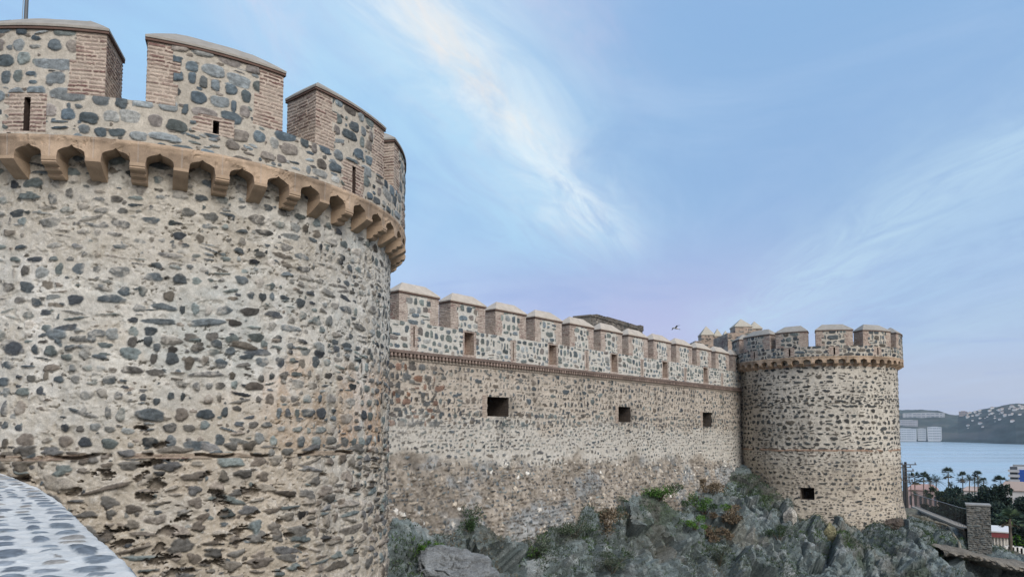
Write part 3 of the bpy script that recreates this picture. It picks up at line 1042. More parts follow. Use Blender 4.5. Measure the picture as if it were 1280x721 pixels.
def wall_paint(us, vs):
    rng = np.random.default_rng(31)
    U, V, H, Cc = mortar(us, vs, (0.48, 0.44, 0.375), 221, 0.10, 0.02)
    # pinkish render high up, whitewashed middle band, brown conglomerate foot
    zb = 0.45 - 0.026 * U + (fbm(U * 0.5, V * 0.7, None, 5, 222, 0.6) - 0.5) * 1.6
    zf = -0.85 - 0.034 * U + (fbm(U * 0.6, V * 0.8, None, 5, 223, 0.6) - 0.5) * 1.5
    pinkz = sstep(V, zb - 0.1, zb + 0.5)
    foot = sstep(V, zf + 0.35, zf - 0.25)
    Cc = Cc * (1 - pinkz[..., None] * 0.6) + np.array([0.45, 0.39, 0.33]) * pinkz[..., None] * 0.6
    white = (1 - pinkz) * (1 - foot)
    Cc = Cc * (1 - white[..., None] * 0.6) + np.array([0.49, 0.475, 0.44]) * white[..., None] * 0.6
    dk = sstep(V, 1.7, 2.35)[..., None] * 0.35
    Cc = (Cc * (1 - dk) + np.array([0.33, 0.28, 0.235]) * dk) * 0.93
    a, b = us[0], us[-1]
    st = colour_stones(rng, courses(rng, a, b, -0.6, 2.4, 0.11, 0.15, 0.55, 0.035, (0.5, 0.95), 0, 0.05), SLATE + BROWN, 0.015, (1.7, 2.6), 0.12)
    st += colour_stones(rng, courses(rng, a, b, 0.35, 2.38, 0.25, 0.26, 1.0, 0.07, (0.62, 1.0), 0.16, 0.12, 0.20), SLATE + BROWN + [(0.19, 0.18, 0.16)], 0.03, (2.0, 3.2), 0.11)
    st += colour_stones(rng, courses(rng, a, b, -1.6, 0.40, 0.20, 0.25, 0.92, 0.06, (0.58, 0.98), 0.12, 0.10, 0.18), SLATE + SLATE[3:7] + [(0.20, 0.21, 0.205), (0.24, 0.235, 0.22)], 0.022, (1.9, 3.0), 0.11)
    stamp_all(us, vs, H, Cc, st)
    # a patch of larger red-brown blocks next to the near tower
    blk = colour_stones(rng, courses(rng, -0.6, 1.55, 0.35, 1.85, 0.27, 0.33, 0.95, 0.07, (0.8, 1.0), 0.05, 0.04), [(0.17, 0.10, 0.07), (0.20, 0.13, 0.10), (0.10, 0.105, 0.105), (0.12, 0.11, 0.10)], 0.03, (2.6, 4.0), 0.06)
    stamp_all(us, vs, H, Cc, blk)
    # weathered wash over the middle band
    wash = sstep(fbm(U * 1.1, V * 1.6, None, 5, 225, 0.6), 0.46, 0.62) * white * 0.4
    spk = sstep(fbm(U * 11, V * 13, None, 3, 226, 0.7), 0.40, 0.6)
    w_ = (wash * (0.4 + 0.6 * spk))[..., None]
    Cc = Cc * (1 - w_) + np.array([0.50, 0.475, 0.43]) * w_
    # foot: rough brown concrete of small stones with odd white ones
    n1 = fbm(U * 4, V * 4.5, None, 5, 227, 0.65)
    n2 = fbm(U * 0.8, V * 0.8, None, 3, 228)
    fc = (np.array([0.25, 0.22, 0.185]) * (0.2 + 1.6 * n1)[..., None]) * (0.7 + 0.6 * n2)[..., None]
    gpatch = sstep(fbm(U * 0.7 + 5, V * 0.9, None, 4, 231), 0.5, 0.66)[..., None]
    fc = fc * (1 - gpatch) + fc.mean(-1, keepdims=True) * np.array([0.98, 1.0, 0.99]) * 1.05 * gpatch
    Cc = Cc * (1 - foot[..., None]) + fc * foot[..., None]
    H = H * (1 - foot) + ((n1 - 0.5) * 0.22) * foot
    fs = colour_stones(rng, [s for s in courses(rng, a, b, -5.2, -0.8, 0.15, 0.19, 0.85, 0.02, (0.5, 1.05), 0.2, 0.1) if s[1] < -0.95 - 0.034 * s[0] + rng.normal() * 0.15], BROWN + SLATE[:4] + [(0.32, 0.29, 0.25), (0.27, 0.265, 0.25), (0.30, 0.26, 0.21), (0.36, 0.33, 0.29), (0.08, 0.075, 0.07)], 0.05, (1.5, 2.4), 0.22, 0.25)
    fs += colour_stones(rng, [(rng.uniform(a, b), rng.uniform(-3.8, -1.1), rng.uniform(0.05, 0.13), rng.uniform(0.04, 0.09), rng.normal() * 0.5) for _ in range(70)], [(0.55, 0.52, 0.47), (0.62, 0.60, 0.55), (0.48, 0.42, 0.34)], 0.035, (1.8, 3), 0.2, 0.08)
    stamp_all(us, vs, H, Cc, fs)
    # soot and brick dressing around the gun ports
    for (a0, a1, c0, c1) in PORTS:
        near_ = ((U > a0 - 0.28) & (U < a0) & (V > c0 - 0.06) & (V < c1 + 0.06)).astype(float)
        hb, cb = brick(U, V, 0.065, 0.25, (0.40, 0.34, 0.28), 240, 0.45)
        H = H * (1 - near_) + hb * near_
        Cc = Cc * (1 - near_[..., None]) + cb * near_[..., None]
        soot = np.exp(-(((U - a1 - 0.15) / 0.45) ** 2 + ((V - (c0 + c1) / 2) / 0.42) ** 2)) * 0.45
        Cc *= (1 - soot[..., None])
    for (a0, a1, c0, c1) in PORTS:
        run = ((U > a0 - 0.05) & (U < a1 + 0.1)) * sstep(V, c0 - 1.4, c0) * (V < c0) * sstep(fbm(U * 7, V * 0.6, None, 4, 241), 0.42, 0.62)
        Cc *= (1 - 0.35 * run[..., None])
    drip = sstep(fbm(U * 1.7, V * 0.22, None, 5, 242, 0.6), 0.54, 0.68) * sstep(V, -0.6, 2.2)
    Cc *= (1 - 0.28 * drip[..., None])
    # battered foot
    H += sstep(V, -0.4 - 0.03 * U, -3.6 - 0.03 * U) * 0.55
    H += (fbm(U * 0.7, V * 0.9, None, 4, 229) - 0.5) * 0.22 * sstep(V, zf + 0.4, zf - 1.0)
    return H, Cc


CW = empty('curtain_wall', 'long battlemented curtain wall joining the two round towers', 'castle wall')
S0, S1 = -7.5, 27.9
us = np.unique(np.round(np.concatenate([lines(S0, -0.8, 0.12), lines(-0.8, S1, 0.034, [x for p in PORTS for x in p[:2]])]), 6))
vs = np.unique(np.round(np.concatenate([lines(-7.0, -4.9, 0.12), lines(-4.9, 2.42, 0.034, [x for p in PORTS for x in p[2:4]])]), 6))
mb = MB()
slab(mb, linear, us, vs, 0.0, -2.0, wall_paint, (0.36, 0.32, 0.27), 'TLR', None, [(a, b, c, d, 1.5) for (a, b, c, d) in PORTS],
     jamb=lambda A, D: (A * 0, np.broadcast_to(np.array([0.085, 0.07, 0.06]), A.shape + (3,)) * (0.7 + 0.6 * fbm(A * 14, D * 2, None, 2, 3))[..., None]))  # dark jambs: shade inside the gun ports painted into the colour
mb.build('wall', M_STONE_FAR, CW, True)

# splayed brick lining of each gun port
# string course: oversailing brick, a row of dentils, a plain brick band
mb = MB()
us = lines(S0, S1, 0.035)
def strip(z0, z1, w0, w1, colf):
    for (za, wa, zb_, wb) in ((z0, w0, z1, w1),):
        G = np.stack([linear(us, za, wa), linear(us, zb_, wb)])
        mb.grid(G, colf(G))
tone = lambda c: (lambda G: np.asarray(c)[None, None] * (0.75 + 0.5 * fbm(np.broadcast_to(us, G.shape[:2]) * 3, G[..., 2] * 9, None, 3, 61))[..., None] * (0.9 + 0.2 * _hash(np.floor(us / 0.27), us * 0, us * 0, 9))[None, :, None])
prof = [(2.39, 0.0), (2.39, 0.03), (2.47, 0.035), (2.475, 0.02)]
for (z0, w0), (z1, w1) in zip(prof[:-1], prof[1:]):
    strip(z0, z1, w0, w1, tone((0.30, 0.26, 0.22)))
prof = [(2.475, 0.02), (2.60, 0.022)]
strip(2.475, 2.60, 0.02, 0.022, tone((0.13, 0.10, 0.085)))
prof = [(2.60, 0.02), (2.60, 0.155), (2.685, 0.16), (2.70, 0.15), (2.71, -0.02)]
for (z0, w0), (z1, w1) in zip(prof[:-1], prof[1:]):
    strip(z0, z1, w0, w1, tone((0.17, 0.13, 0.112)))
rng = np.random.default_rng(5)
for k, s in enumerate(np.arange(S0 + 0.1, S1, 0.165)):
    c = linear(s, 2.5425, 0.078)
    mb.box(c, (0.085, 0.118, 0.112), np.array([0.26, 0.20, 0.17]) * rng.uniform(0.7, 1.2), math.atan2(UD[1], UD[0]))
mb.build('string_course', M_STONE_FAR, CW)

Z_P, Z_C, Z_E = 2.71, 3.68, 4.62
LOOPS = [(0.9, 2.85, 3.55), (6.02, 2.80, 3.50), (11.01, 2.82, 3.54), (15.74, 2.8, 3.52), (20.24, 2.8, 3.42), (24.82, 2.8, 3.40)]
SLOTS = [(3.31, 3.81), (8.30, 8.80), (13.0, 13.5), (17.8, 18.3), (22.44, 22.94)]
MERL = [(2.03 + 2.38 * k - 1.80, 2.03 + 2.38 * k) for k in range(-3, 12)]
MERL[-1] = (MERL[-1][0], 27.6)
rng = np.random.default_rng(41)
WST = colour_stones(rng, courses(rng, S0, S1, Z_P, Z_E, 0.26, 0.29, 1.0, 0.055, (0.80, 1.02), 0.16, 0.08, 0.12), BLUE + SLATE[3:5] + [(0.13, 0.155, 0.15), (0.15, 0.175, 0.165)], 0.02, (2.4, 4.0), 0.08, 0.18, 0.14)


def wall_par_paint(e0, e1):
    def f(us_, vs_):
        U, V, H, Cc = mortar(us_, vs_, (0.475, 0.46, 0.42), 331, 0.05, 0.006)
        stamp_all(us_, vs_, H, Cc, WST)
        m = np.zeros(U.shape)
        if e0 is not None:
            m = quoin_mask(U, V, e0, e1, 0.40, 7)
        else:
            for (s, z0, z1) in LOOPS:
                m = np.maximum(m, ((np.abs(U - s) < 0.17 + 0.03 * np.sin(V * 45)) & (V < z1 + 0.07)))
            for (a, b) in SLOTS:
                m = np.maximum(m, ((U > a - 0.10) & (U < b + 0.10)))
        m = m.astype(float)
        hb, cb = brick(U, V, 0.058, 0.27, (0.45, 0.39, 0.34), 332, 0.45)
        cb = cb * 0.95
        H = H * (1 - m) + hb * m
        Cc = Cc * (1 - m[..., None]) + cb * m[..., None]
        return H, Cc
    return f


hs = [(s - 0.035, s + 0.035, z0, z1, 0.46) for (s, z0, z1) in LOOPS] + [(a, b, 2.80, 3.62, 0.48) for (a, b) in SLOTS]
us = np.unique(np.round(np.concatenate([lines(S0, -0.8, 0.12), lines(-0.8, S1, 0.026, [x for h in hs for x in h[:2]])]), 6))
vs = lines(Z_P, Z_C, 0.024, [x for h in hs for x in h[2:4]])
mb = MB()
slab(mb, linear, us, vs, 0.02, -0.58, wall_par_paint(None, None), (0.46, 0.43, 0.38), 'TLR', None, hs,
     jamb=lambda A, D: brick(D + 0.1, A, 0.058, 0.27, (0.45, 0.37, 0.31), 333, 0.25))
# sloped brick-and-mortar backs of the drain openings
for (a, b) in SLOTS:
    G = np.stack([linear(np.array([a, b]), 2.80, 0.02), linear(np.array([a, b]), 2.86, -0.44)])
    mb.grid(G, (0.50, 0.45, 0.40))
    mb.grid(np.stack([linear(np.array([a, b]), 2.85, -0.445), linear(np.array([a, b]), 3.62, -0.445)]), (0.33, 0.22, 0.18))
mb.build('parapet', M_STONE_FAR, CW)
for k, (a, b) in enumerate(MERL):
    vis = b > -0.5
    d = 0.024 if vis else 0.12
    mb = MB()
    slab(mb, linear, lines(a, b, d), lines(Z_C, Z_E, d), 0.02, -0.58, wall_par_paint(a, b), (0.46, 0.43, 0.38), 'LRT', side_brick(340 + k))
    me = mb.build('merlon', M_STONE_FAR, CW)
    coping('coping', linear, a, b, 0.02, -0.58, Z_E, 0.42, me, 0.04, 0.05, (0.42, 0.375, 0.32))


# ------------------------------------------------------------------ structures seen behind the curtain wall
def plain_rubble(pal, base_, h, w, keep, seed, gap=0.04):
    def f(us_, vs_):
        rng_ = np.random.default_rng(seed)
        U, V, H, Cc = mortar(us_, vs_, base_, seed, 0.14, 0.02)
        stamp_all(us_, vs_, H, Cc, colour_stones(rng_, courses(rng_, us_[0], us_[-1], vs_[0], vs_[-1], h, w, keep, gap), pal, 0.03, (1.7, 3), 0.12))
        return H, Cc
    return f


def frame_map(origin, ang):
    ux, uy = cos(ang), sin(ang)
    def mp(u, v, w):
        u, v, w = np.broadcast_arrays(np.asarray(u, float), np.asarray(v, float), np.asarray(w, float))
        return np.stack([origin[0] + ux * u + uy * w, origin[1] + uy * u - ux * w, v], -1)
    return mp


def brick_box(mb, mp, u0, u1, v0, v1, wo, wi, paint, d, seed):
    slab(mb, mp, lines(u0, u1, d), lines(v0, v1, d), wo, wi, paint, (0.3, 0.25, 0.21), 'LRT', side_brick(seed))


# dark keep block whose top edge shows above the merlons
kp_r = at(803, 404, 52)
kp_l = at(730, 394.5, 44.5)
kang = math.atan2(kp_r[1] - kp_l[1], kp_r[0] - kp_l[0])
klen = float(np.hypot(kp_r[0] - kp_l[0], kp_r[1] - kp_l[1]))
KB = empty('stone_keep', 'dark flat-topped rubble block rising behind the merlons', 'ruined keep')
kmp = frame_map(kp_l, kang)
mb = MB()
ktop = float((kp_l[2] + kp_r[2]) / 2) - 0.12
slab(mb, kmp, lines(0.9, klen, 0.06), lines(2.6, ktop, 0.06), 0, -1.3, plain_rubble(DARK + BROWN[2:], (0.15, 0.135, 0.12), 0.2, 0.28, 0.85, 71), (0.20, 0.18, 0.15), 'LRT')
mb.build('wall', M_STONE_FAR, KB)
mb = MB()
for (a, b, h_) in ((0.85, 1.7, -0.18), (1.7, 3.2, 0.02), (3.2, klen - 0.8, 0.06), (klen - 0.5, klen + 0.05, 0.16)):
    slab(mb, kmp, lines(a, b, 0.06), lines(ktop - 0.12, ktop + 0.10 + h_, 0.06), 0.05, -1.25, plain_rubble(DARK, (0.13, 0.115, 0.10), 0.12, 0.3, 0.9, 72), (0.16, 0.14, 0.12), 'LRT')
mb.build('broken_parapet', M_STONE_FAR, KB)


def pyramid_cap(mp, u0, u1, wo, wi, z, h, parent):
    mb = MB()
    o = 0.05
    c = np.array([mp(u0 - o, z, wo + o), mp(u1 + o, z, wo + o), mp(u1 + o, z, wi - o), mp(u0 - o, z, wi - o), mp((u0 + u1) / 2, z + h, (wo + wi) / 2)])
    lo = c[:4] - np.array([0, 0, 0.06])
    mb.add(np.vstack([c, lo]), [(0, 1, 6, 5), (1, 2, 7, 6), (2, 3, 8, 7), (3, 0, 5, 8), (5, 8, 7, 6)], [(0, 4, 1), (1, 4, 2), (2, 4, 3), (3, 4, 0)], (0.40, 0.37, 0.31))
    return mb.build('coping', M_COPE, parent)


def pix_turret(name, label, px0, px1, pyt, pyb, dist, merl, thick, pal):
    """Square brick-and-rubble turret; merl = list of (px0, px1, y eave, y apex, depth behind the face)."""
    T_ = empty(name, label, 'turret', None)
    a, b = at(px0, pyb, dist), at(px1, pyb, dist)
    mp = frame_map((a[0], a[1]), 0.0)
    w_ = float(b[0] - a[0])
    ztop = float(at(px0, pyt, dist)[2])
    mb = MB()
    brick_box(mb, mp, 0, w_, 1.5, ztop, 0, -thick, plain_rubble(pal, (0.33, 0.26, 0.21), 0.22, 0.3, 0.7, 81), 0.06, 82)
    mb.build('wall', M_STONE_FAR, T_)
    for (m0, m1, ye, ya, dep) in merl:
        d_ = dist + dep
        u0, u1 = float(at(m0, 0, d_)[0] - a[0]), float(at(m1, 0, d_)[0] - a[0])
        ze, za = float(at(m0, ye, d_)[2]), float(at((m0 + m1) / 2, ya, d_ + (u1 - u0) / 2)[2])
        mb = MB()
        brick_box(mb, mp, u0, u1, ztop, ze, -dep, -dep - (u1 - u0), plain_rubble(pal, (0.34, 0.27, 0.22), 0.2, 0.28, 0.6, 83 + int(m0)), 0.06, 84)
        me = mb.build('merlon', M_STONE_FAR, T_)
        pyramid_cap(mp, u0, u1, -dep, -dep - (u1 - u0), ze, za - ze, me)
    return T_


pix_turret('corner_turret', 'grey turret with three small pyramid-capped merlons far behind the wall', 869, 911, 426, 440, 68,
           [(869.5, 885, 418, 407.5, 0), (885.5, 894, 419.5, 410.5, 1.2), (895.5, 904, 421, 413, 2.4), (905, 911, 421, 415, 3.4)], 5.0, DARK + BROWN)
pix_turret('corner_turret', 'taller brick turret with a pyramid cap just behind the distant round tower', 910, 943, 416, 440, 56,
           [(910.5, 931, 407.5, 398.5, 0), (929, 943, 410, 401.5, 2.3)], 4.0, BROWN + SLATE)

# ------------------------------------------------------------------ rock below the castle
def wall_at(s, z, t):
    return (P1[0] + UD[0] * s + ND[0] * t, P1[1] + UD[1] * s + ND[1] * t, z)


ANCH = []
for (s, z) in ((-6, -2.6), (-3, -2.7), (-0.2, -2.65), (1.09, -3.2), (2.56, -3.1), (3.55, -2.9), (5.28, -3.35), (7.95, -3.5), (10.16, -3.0), (12.64, -3.1), (15.44, -2.85), (20.39, -2.9), (24.3, -2.7), (26.6, -2.2), (27.7, -1.9)):
    ANCH.append(wall_at(s, z, 0.5))
    ANCH.append(wall_at(s, z + 0.1, -1.5))
    ANCH.append(wall_at(s, z - 0.45, 1.25))
for (px, py, d) in ((500, 721, 22.0), (560, 721, 23.8), (600, 700, 26.0), (650, 721, 27.0), (700, 690, 30.0), (760, 721, 29.5), (760, 670, 32.0), (860, 721, 32.5), (860, 660, 36.5), (940, 721, 34), (940, 650, 39), (900, 625, 41.5),
                    (965, 612, 41.6), (1000, 645, 39.7), (1000, 721, 35), (1050, 658, 39.2), (1085, 663, 39.2), (1110, 656, 39.8), (1050, 721, 35.5), (1120, 721, 36), (1132, 650, 41.2), (1150, 653, 40.5), (1165, 672, 38.6), (1178, 690, 37.3), (1185, 721, 36.2),
                    (1190, 668, 43.5), (1160, 642, 47), (1210, 668, 42.5), (1225, 700, 38.5), (1225, 728, 37.4), (1190, 715, 37.6), (1280, 712, 38.0), (1330, 720, 38), (1280, 745, 36.5), (1140, 634, 58), (1200, 650, 56), (1245, 703, 46), (1280, 706, 46), (1340, 714, 46), (1250, 712, 54), (1300, 720, 54)):
    ANCH.append(tuple(at(px, py, d)))
for (px, d, z) in ((500, 18, -9.0), (640, 20, -11), (800, 23, -12.5), (950, 25, -13.5), (1100, 27, -13.5), (1250, 28, -12.5), (1400, 29, -12)):
    p = at(px, 600, d)
    ANCH.append((p[0], p[1], z))
for (x, y, z) in ((-2, 12, -9), (2, 6, -12), (10, 10, -16), (22, 12, -17), (36, 18, -16), (50, 34, -14), (44, 44, -9.5), (40, 60, -9.5), (24, 60, -8), (18.6, 44.1, -4.6), (16, 42, -3.8), (22, 46, -4.9), (-12, 10, -6), (-7, 15, -5)):
    ANCH.append((x, y, z))
ANCH += [tuple(at(936, 580, 43.0)), tuple(at(950, 598, 42.0)), tuple(at(975, 622, 40.8))]
ANCH = np.array(ANCH)
D_ = np.sqrt(((ANCH[:, None, :2] - ANCH[None, :, :2]) ** 2).sum(-1)) + np.eye(len(ANCH)) * -0.25
A_ = np.hstack([D_, np.ones((len(ANCH), 1)), ANCH[:, :2]])
A_ = np.vstack([A_, np.hstack([np.vstack([np.ones(len(ANCH)), ANCH[:, 0], ANCH[:, 1]]), np.zeros((3, 3))])])
RBF = np.linalg.lstsq(A_, np.concatenate([ANCH[:, 2], [0, 0, 0]]), rcond=None)[0]


def ground(x, y):
    x = np.asarray(x, float)
    y = np.asarray(y, float)
    z = RBF[-3] + RBF[-2] * x + RBF[-1] * y
    for k in range(len(ANCH)):
        z = z + RBF[k] * np.sqrt((x - ANCH[k, 0]) ** 2 + (y - ANCH[k, 1]) ** 2)
    return z


ss = np.concatenate([lines(-12, -1, 0.3), lines(-1, 38, 0.075)[1:], lines(38, 56, 0.22)[1:]])
tt = np.concatenate([lines(-1.6, 14.5, 0.075), lines(14.5, 24, 0.3)[1:]])
SS, TT = np.meshgrid(ss, tt)
GX = P1[0] + UD[0] * SS + ND[0] * TT
GY = P1[1] + UD[1] * SS + ND[1] * TT
GZ = ground(GX, GY)
# crags: tilted slabs (strata dipping to the right), fractured blocks, fine chipping
gy_, gx_ = np.gradient(GZ, tt, ss)
nx_ = -(gx_ * UD[0] + gy_ * ND[0])
ny_ = -(gx_ * UD[1] + gy_ * ND[1])
nl_ = np.sqrt(nx_ ** 2 + ny_ ** 2 + 1)
NX, NY, NZ = nx_ / nl_, ny_ / nl_, 1 / nl_
q1 = SS * 0.8 + GZ * 0.75 + (fbm(SS * 0.3, TT * 0.3, None, 3, 400) - 0.5) * 2.0      # along the dip
q2 = -SS * 0.55 + GZ * 0.85                                                          # across the beds
f1, f2, ci, ti = worley(q1 * 0.50, q2 * 1.05, TT * 0.5, 401, True)
g1, g2, cj, tj = worley(q1 * 1.3 + 7, q2 * 2.6, TT * 1.25, 405, True)
h1, h2, ck, tk = worley(q1 * 3.6, q2 * 6.6, TT * 3.5, 409, True)
big = (fbm(SS * 0.22, TT * 0.22, GZ * 0.2, 4, 410) - 0.5) * 1.1
calm = sstep(TT, 0.2, 2.2) * (1 - 0.75 * sstep(SS, 33.5, 37))
rockm = (ci - 0.5) * 0.55 + ti * 2.2 + (cj - 0.5) * 0.30 + tj * 0.85 + (ck - 0.5) * 0.10 + tk * 0.30 - np.exp(-(f2 - f1) * 14) * 0.22 - np.exp(-(g2 - g1) * 12) * 0.10 - np.exp(-(h2 - h1) * 10) * 0.03
rockm += (fbm(SS * 2.2, TT * 2.2, GZ * 2.2, 6, 411, 0.66) - 0.5) * 0.42 + big * 0.5
# soil pockets smooth the crag
soil = sstep(fbm(SS * 0.32 + 2, TT * 0.5, GZ * 0.3, 4, 412), 0.60, 0.72)
soil = np.clip(soil + 0.8 * sstep(SS, 33.5, 36), 0, 1)
disp = rockm * (1 - 0.45 * sstep(SS, 24.0, 29.0)) * (1 - 0.42 * soil) * (0.25 + 0.75 * calm)
GX2, GY2, GZ2 = GX + NX * disp, GY + NY * disp, GZ + NZ * disp * 1.0
n1 = fbm(SS * 1.1, TT * 1.1, GZ * 1.1, 5, 420, 0.6)
n2 = fbm(SS * 0.35, TT * 0.35, GZ * 0.35, 3, 421)
n3 = fbm(SS * 5, TT * 5, GZ * 5, 4, 422, 0.65)
rc = np.array([0.150, 0.182, 0.182])[None, None] * (0.15 + 1.0 * n1 + 0.7 * n3)[..., None]
pale = sstep(cj, 0.66, 0.8) * sstep(n1, 0.42, 0.62)
rc = rc * (1 - pale[..., None] * 0.6) + np.array([0.30, 0.315, 0.315]) * pale[..., None] * 0.6
lich = sstep(n3, 0.58, 0.72)
rc = rc * (1 - lich[..., None] * 0.4) + np.array([0.33, 0.34, 0.33]) * lich[..., None] * 0.4
ochre = sstep(n2, 0.56, 0.66) * sstep(n1, 0.45, 0.6)
rc = rc * (1 - ochre[..., None] * 0.35) + np.array([0.20, 0.16, 0.105]) * ochre[..., None] * 0.35
sc_ = np.array([0.085, 0.082, 0.066])[None, None] * (0.6 + 0.8 * n3)[..., None]
moss = sstep(fbm(SS * 0.9, TT * 0.9, GZ * 0.9, 4, 424), 0.50, 0.62)
sc_ = sc_ * (1 - moss[..., None]) + (np.array([0.060, 0.078, 0.048])[None, None] * (0.6 + 0.8 * n3)[..., None]) * moss[..., None]
rc = rc * (1 - soil[..., None] * 0.75) + sc_ * soil[..., None] * 0.75
dirt = sstep(SS, 33.6, 35.2)
rc = rc * (1 - dirt[..., None] * 0.5) + (np.array([0.19, 0.16, 0.12]) * (0.6 + 0.8 * n3)[..., None]) * dirt[..., None] * 0.5
mb = MB()
mb.grid(np.stack([GX2, GY2, GZ2], -1), rc)
tag(mb.build('rocky_hillside', M_ROCK, None, False), kind='structure')
RPX, RPY = project(np.stack([GX2, GY2, GZ2], -1))
RDIST = GY2


def rock_at(px, py):
    """Nearest visible point of the crag behind a photo pixel."""
    m = (np.abs(RPX - px) < 6) & (np.abs(RPY - py) < 6)
    if not m.any():
        k = np.argmin((RPX - px) ** 2 + (RPY - py) ** 2)
        return np.array([GX2.flat[k], GY2.flat[k], GZ2.flat[k]])
    dd = np.where(m, RDIST + 0.05 * ((RPX - px) ** 2 + (RPY - py) ** 2), 1e9)
    k = np.argmin(dd)
    return np.array([GX2.flat[k], GY2.flat[k], GZ2.flat[k]])


# ------------------------------------------------------------------ boulders
def boulder(label, px, py, size, sq, col, seed, sink=0.35, rz=0.0):
    c = rock_at(px, py)
    n = 64
    a, b = np.meshgrid(np.linspace(0, 2 * pi, n * 2 + 1), np.linspace(-pi / 2, pi / 2, n))
    X, Y, Z = np.cos(b) * np.cos(a), np.cos(b) * np.sin(a), np.sin(b)
    rg = np.random.default_rng(seed)
    pn = rg.normal(size=(26, 3))
    pn /= np.linalg.norm(pn, axis=1)[:, None]
    pd = rg.uniform(0.72, 1.05, 26)
    dots = np.stack([X * q[0] + Y * q[1] + Z * q[2] for q in pn])
    r = np.min(np.where(dots > 0.12, pd[:, None, None] / np.maximum(dots, 0.12), 9.0), 0)
    r = np.minimum(r, 1.25)
    w3, w4, wd, wt = worley(X * 3.0 + seed, Y * 3.0, Z * 3.6, seed + 7, True)
    r = r + (wd - 0.5) * 0.07 + wt * 0.22 - np.exp(-(w4 - w3) * 12) * 0.05 + (fbm(X * 6, Y * 6, Z * 6 + seed, 5, seed + 2, 0.62) - 0.5) * 0.14
    P = np.stack([X * r * sq[0], Y * r * sq[1], Z * r * sq[2]], -1) * size
    k = fbm(X * 4, Y * 4, Z * 4 + seed, 4, seed + 4, 0.6)
    mb = MB()
    mb.grid(P, np.asarray(col)[None, None] * (0.55 + 0.9 * k)[..., None])
    o = mb.build('boulder', M_ROCK, None, False)
    place(o, (c[0], c[1], c[2] + size * sq[2] * (0.5 - sink)), rz)
    return tag(o, label, 'boulder')


boulder('broad rounded grey boulder edged with green plants at the bottom of the slope', 562, 718, 0.95, (1.25, 0.9, 0.85), (0.20, 0.212, 0.218), 5, 0.5)
boulder('small whitish boulder against the left foot of the distant tower', 987, 646, 0.40, (0.8, 0.8, 1.15), (0.42, 0.40, 0.36), 13, 0.3)
boulder('olive yellow wedge-shaped stone under the distant tower', 1040, 668, 0.50, (0.65, 0.6, 1.3), (0.24, 0.225, 0.135), 17, 0.4)
boulder('dark brown block jutting out at the right foot of the distant tower', 1118, 657, 0.5, (1.0, 0.8, 0.8), (0.12, 0.10, 0.085), 21, 0.3)

# ------------------------------------------------------------------ plants on the crag
def leaf_cloud(mb, rng_, centres, radii, n, size, cols, up=0.5, aspect=2.2, squash=0.8):
    centres = np.asarray(centres, float)
    k = rng_.integers(len(centres), size=n)
    d = rng_.normal(size=(n, 3))
    d /= np.linalg.norm(d, axis=1)[:, None]
    rr = np.asarray(radii)[k] * rng_.random(n) ** 0.45
    P = centres[k] + d * rr[:, None] * np.array([1, 1, squash])
    ax = d * 0.8 + rng_.normal(size=(n, 3)) * 0.7 + np.array([0, 0, up])
    ax /= np.linalg.norm(ax, axis=1)[:, None]
    sd = np.cross(ax, rng_.normal(size=(n, 3)))
    sd /= np.linalg.norm(sd, axis=1)[:, None]
    L = size * rng_.uniform(0.6, 1.5, n)[:, None]
    B = L / aspect
    v = np.stack([P - sd * B * 0.35, P + ax * L * 0.5 - sd * B * 0.5, P + ax * L, P + ax * L * 0.45 + sd * B * 0.5], 1).reshape(-1, 3)
    q = np.arange(n * 4).reshape(n, 4)
    cols = np.asarray(cols)
    kk = (k + rng_.integers(0, 2, n)) % len(cols)
    c = cols[kk] * rng_.uniform(0.6, 1.4, n)[:, None]
    mb.add(v, q, None, np.repeat(c, 4, 0))


SAGE = [(0.085, 0.105, 0.075), (0.065, 0.085, 0.060), (0.11, 0.125, 0.09)]
DEEP = [(0.030, 0.060, 0.024), (0.040, 0.075, 0.028), (0.024, 0.046, 0.022)]
FRESH = [(0.065, 0.15, 0.022), (0.05, 0.12, 0.02), (0.085, 0.17, 0.03)]
DRY = [(0.15, 0.115, 0.075), (0.12, 0.09, 0.06), (0.18, 0.145, 0.10)]


def shrub(label, px, py, size, cols, n=1500, leaf=0.07, squash=0.7, seed=1, up=0.4, grp=None, cat='shrub', aspect=2.4, name='shrub', spread=1.0):
    rng_ = np.random.default_rng(seed)
    c = rock_at(px, py)
    T_ = empty(name, label, cat, grp, tuple(c))
    mb = MB()
    m = 9
    cen = rng_.normal(size=(m, 3)) * np.array([0.5 * spread, 0.5 * spread, 0.22]) * size + np.array([0, 0, size * 0.42])
    leaf_cloud(mb, rng_, cen, rng_.uniform(0.22, 0.48, m) * size, n, leaf, cols, up, aspect, squash)
    mb.build('foliage', M_LEAF, T_)
    mb = MB()
    for k in range(7):
        e = cen[k % m]
        pts = [np.array([e[0] * 0.1, e[1] * 0.1, -0.15 * size]), e * np.array([0.45, 0.45, 0.5]), e + np.array([0, 0, size * 0.1])]
        mb.tube(np.array(pts), [0.022 * size + 0.006, 0.014 * size + 0.004, 0.004], 5, (0.10, 0.08, 0.06))
    mb.build('stem', M_LEAF, T_)
    return T_


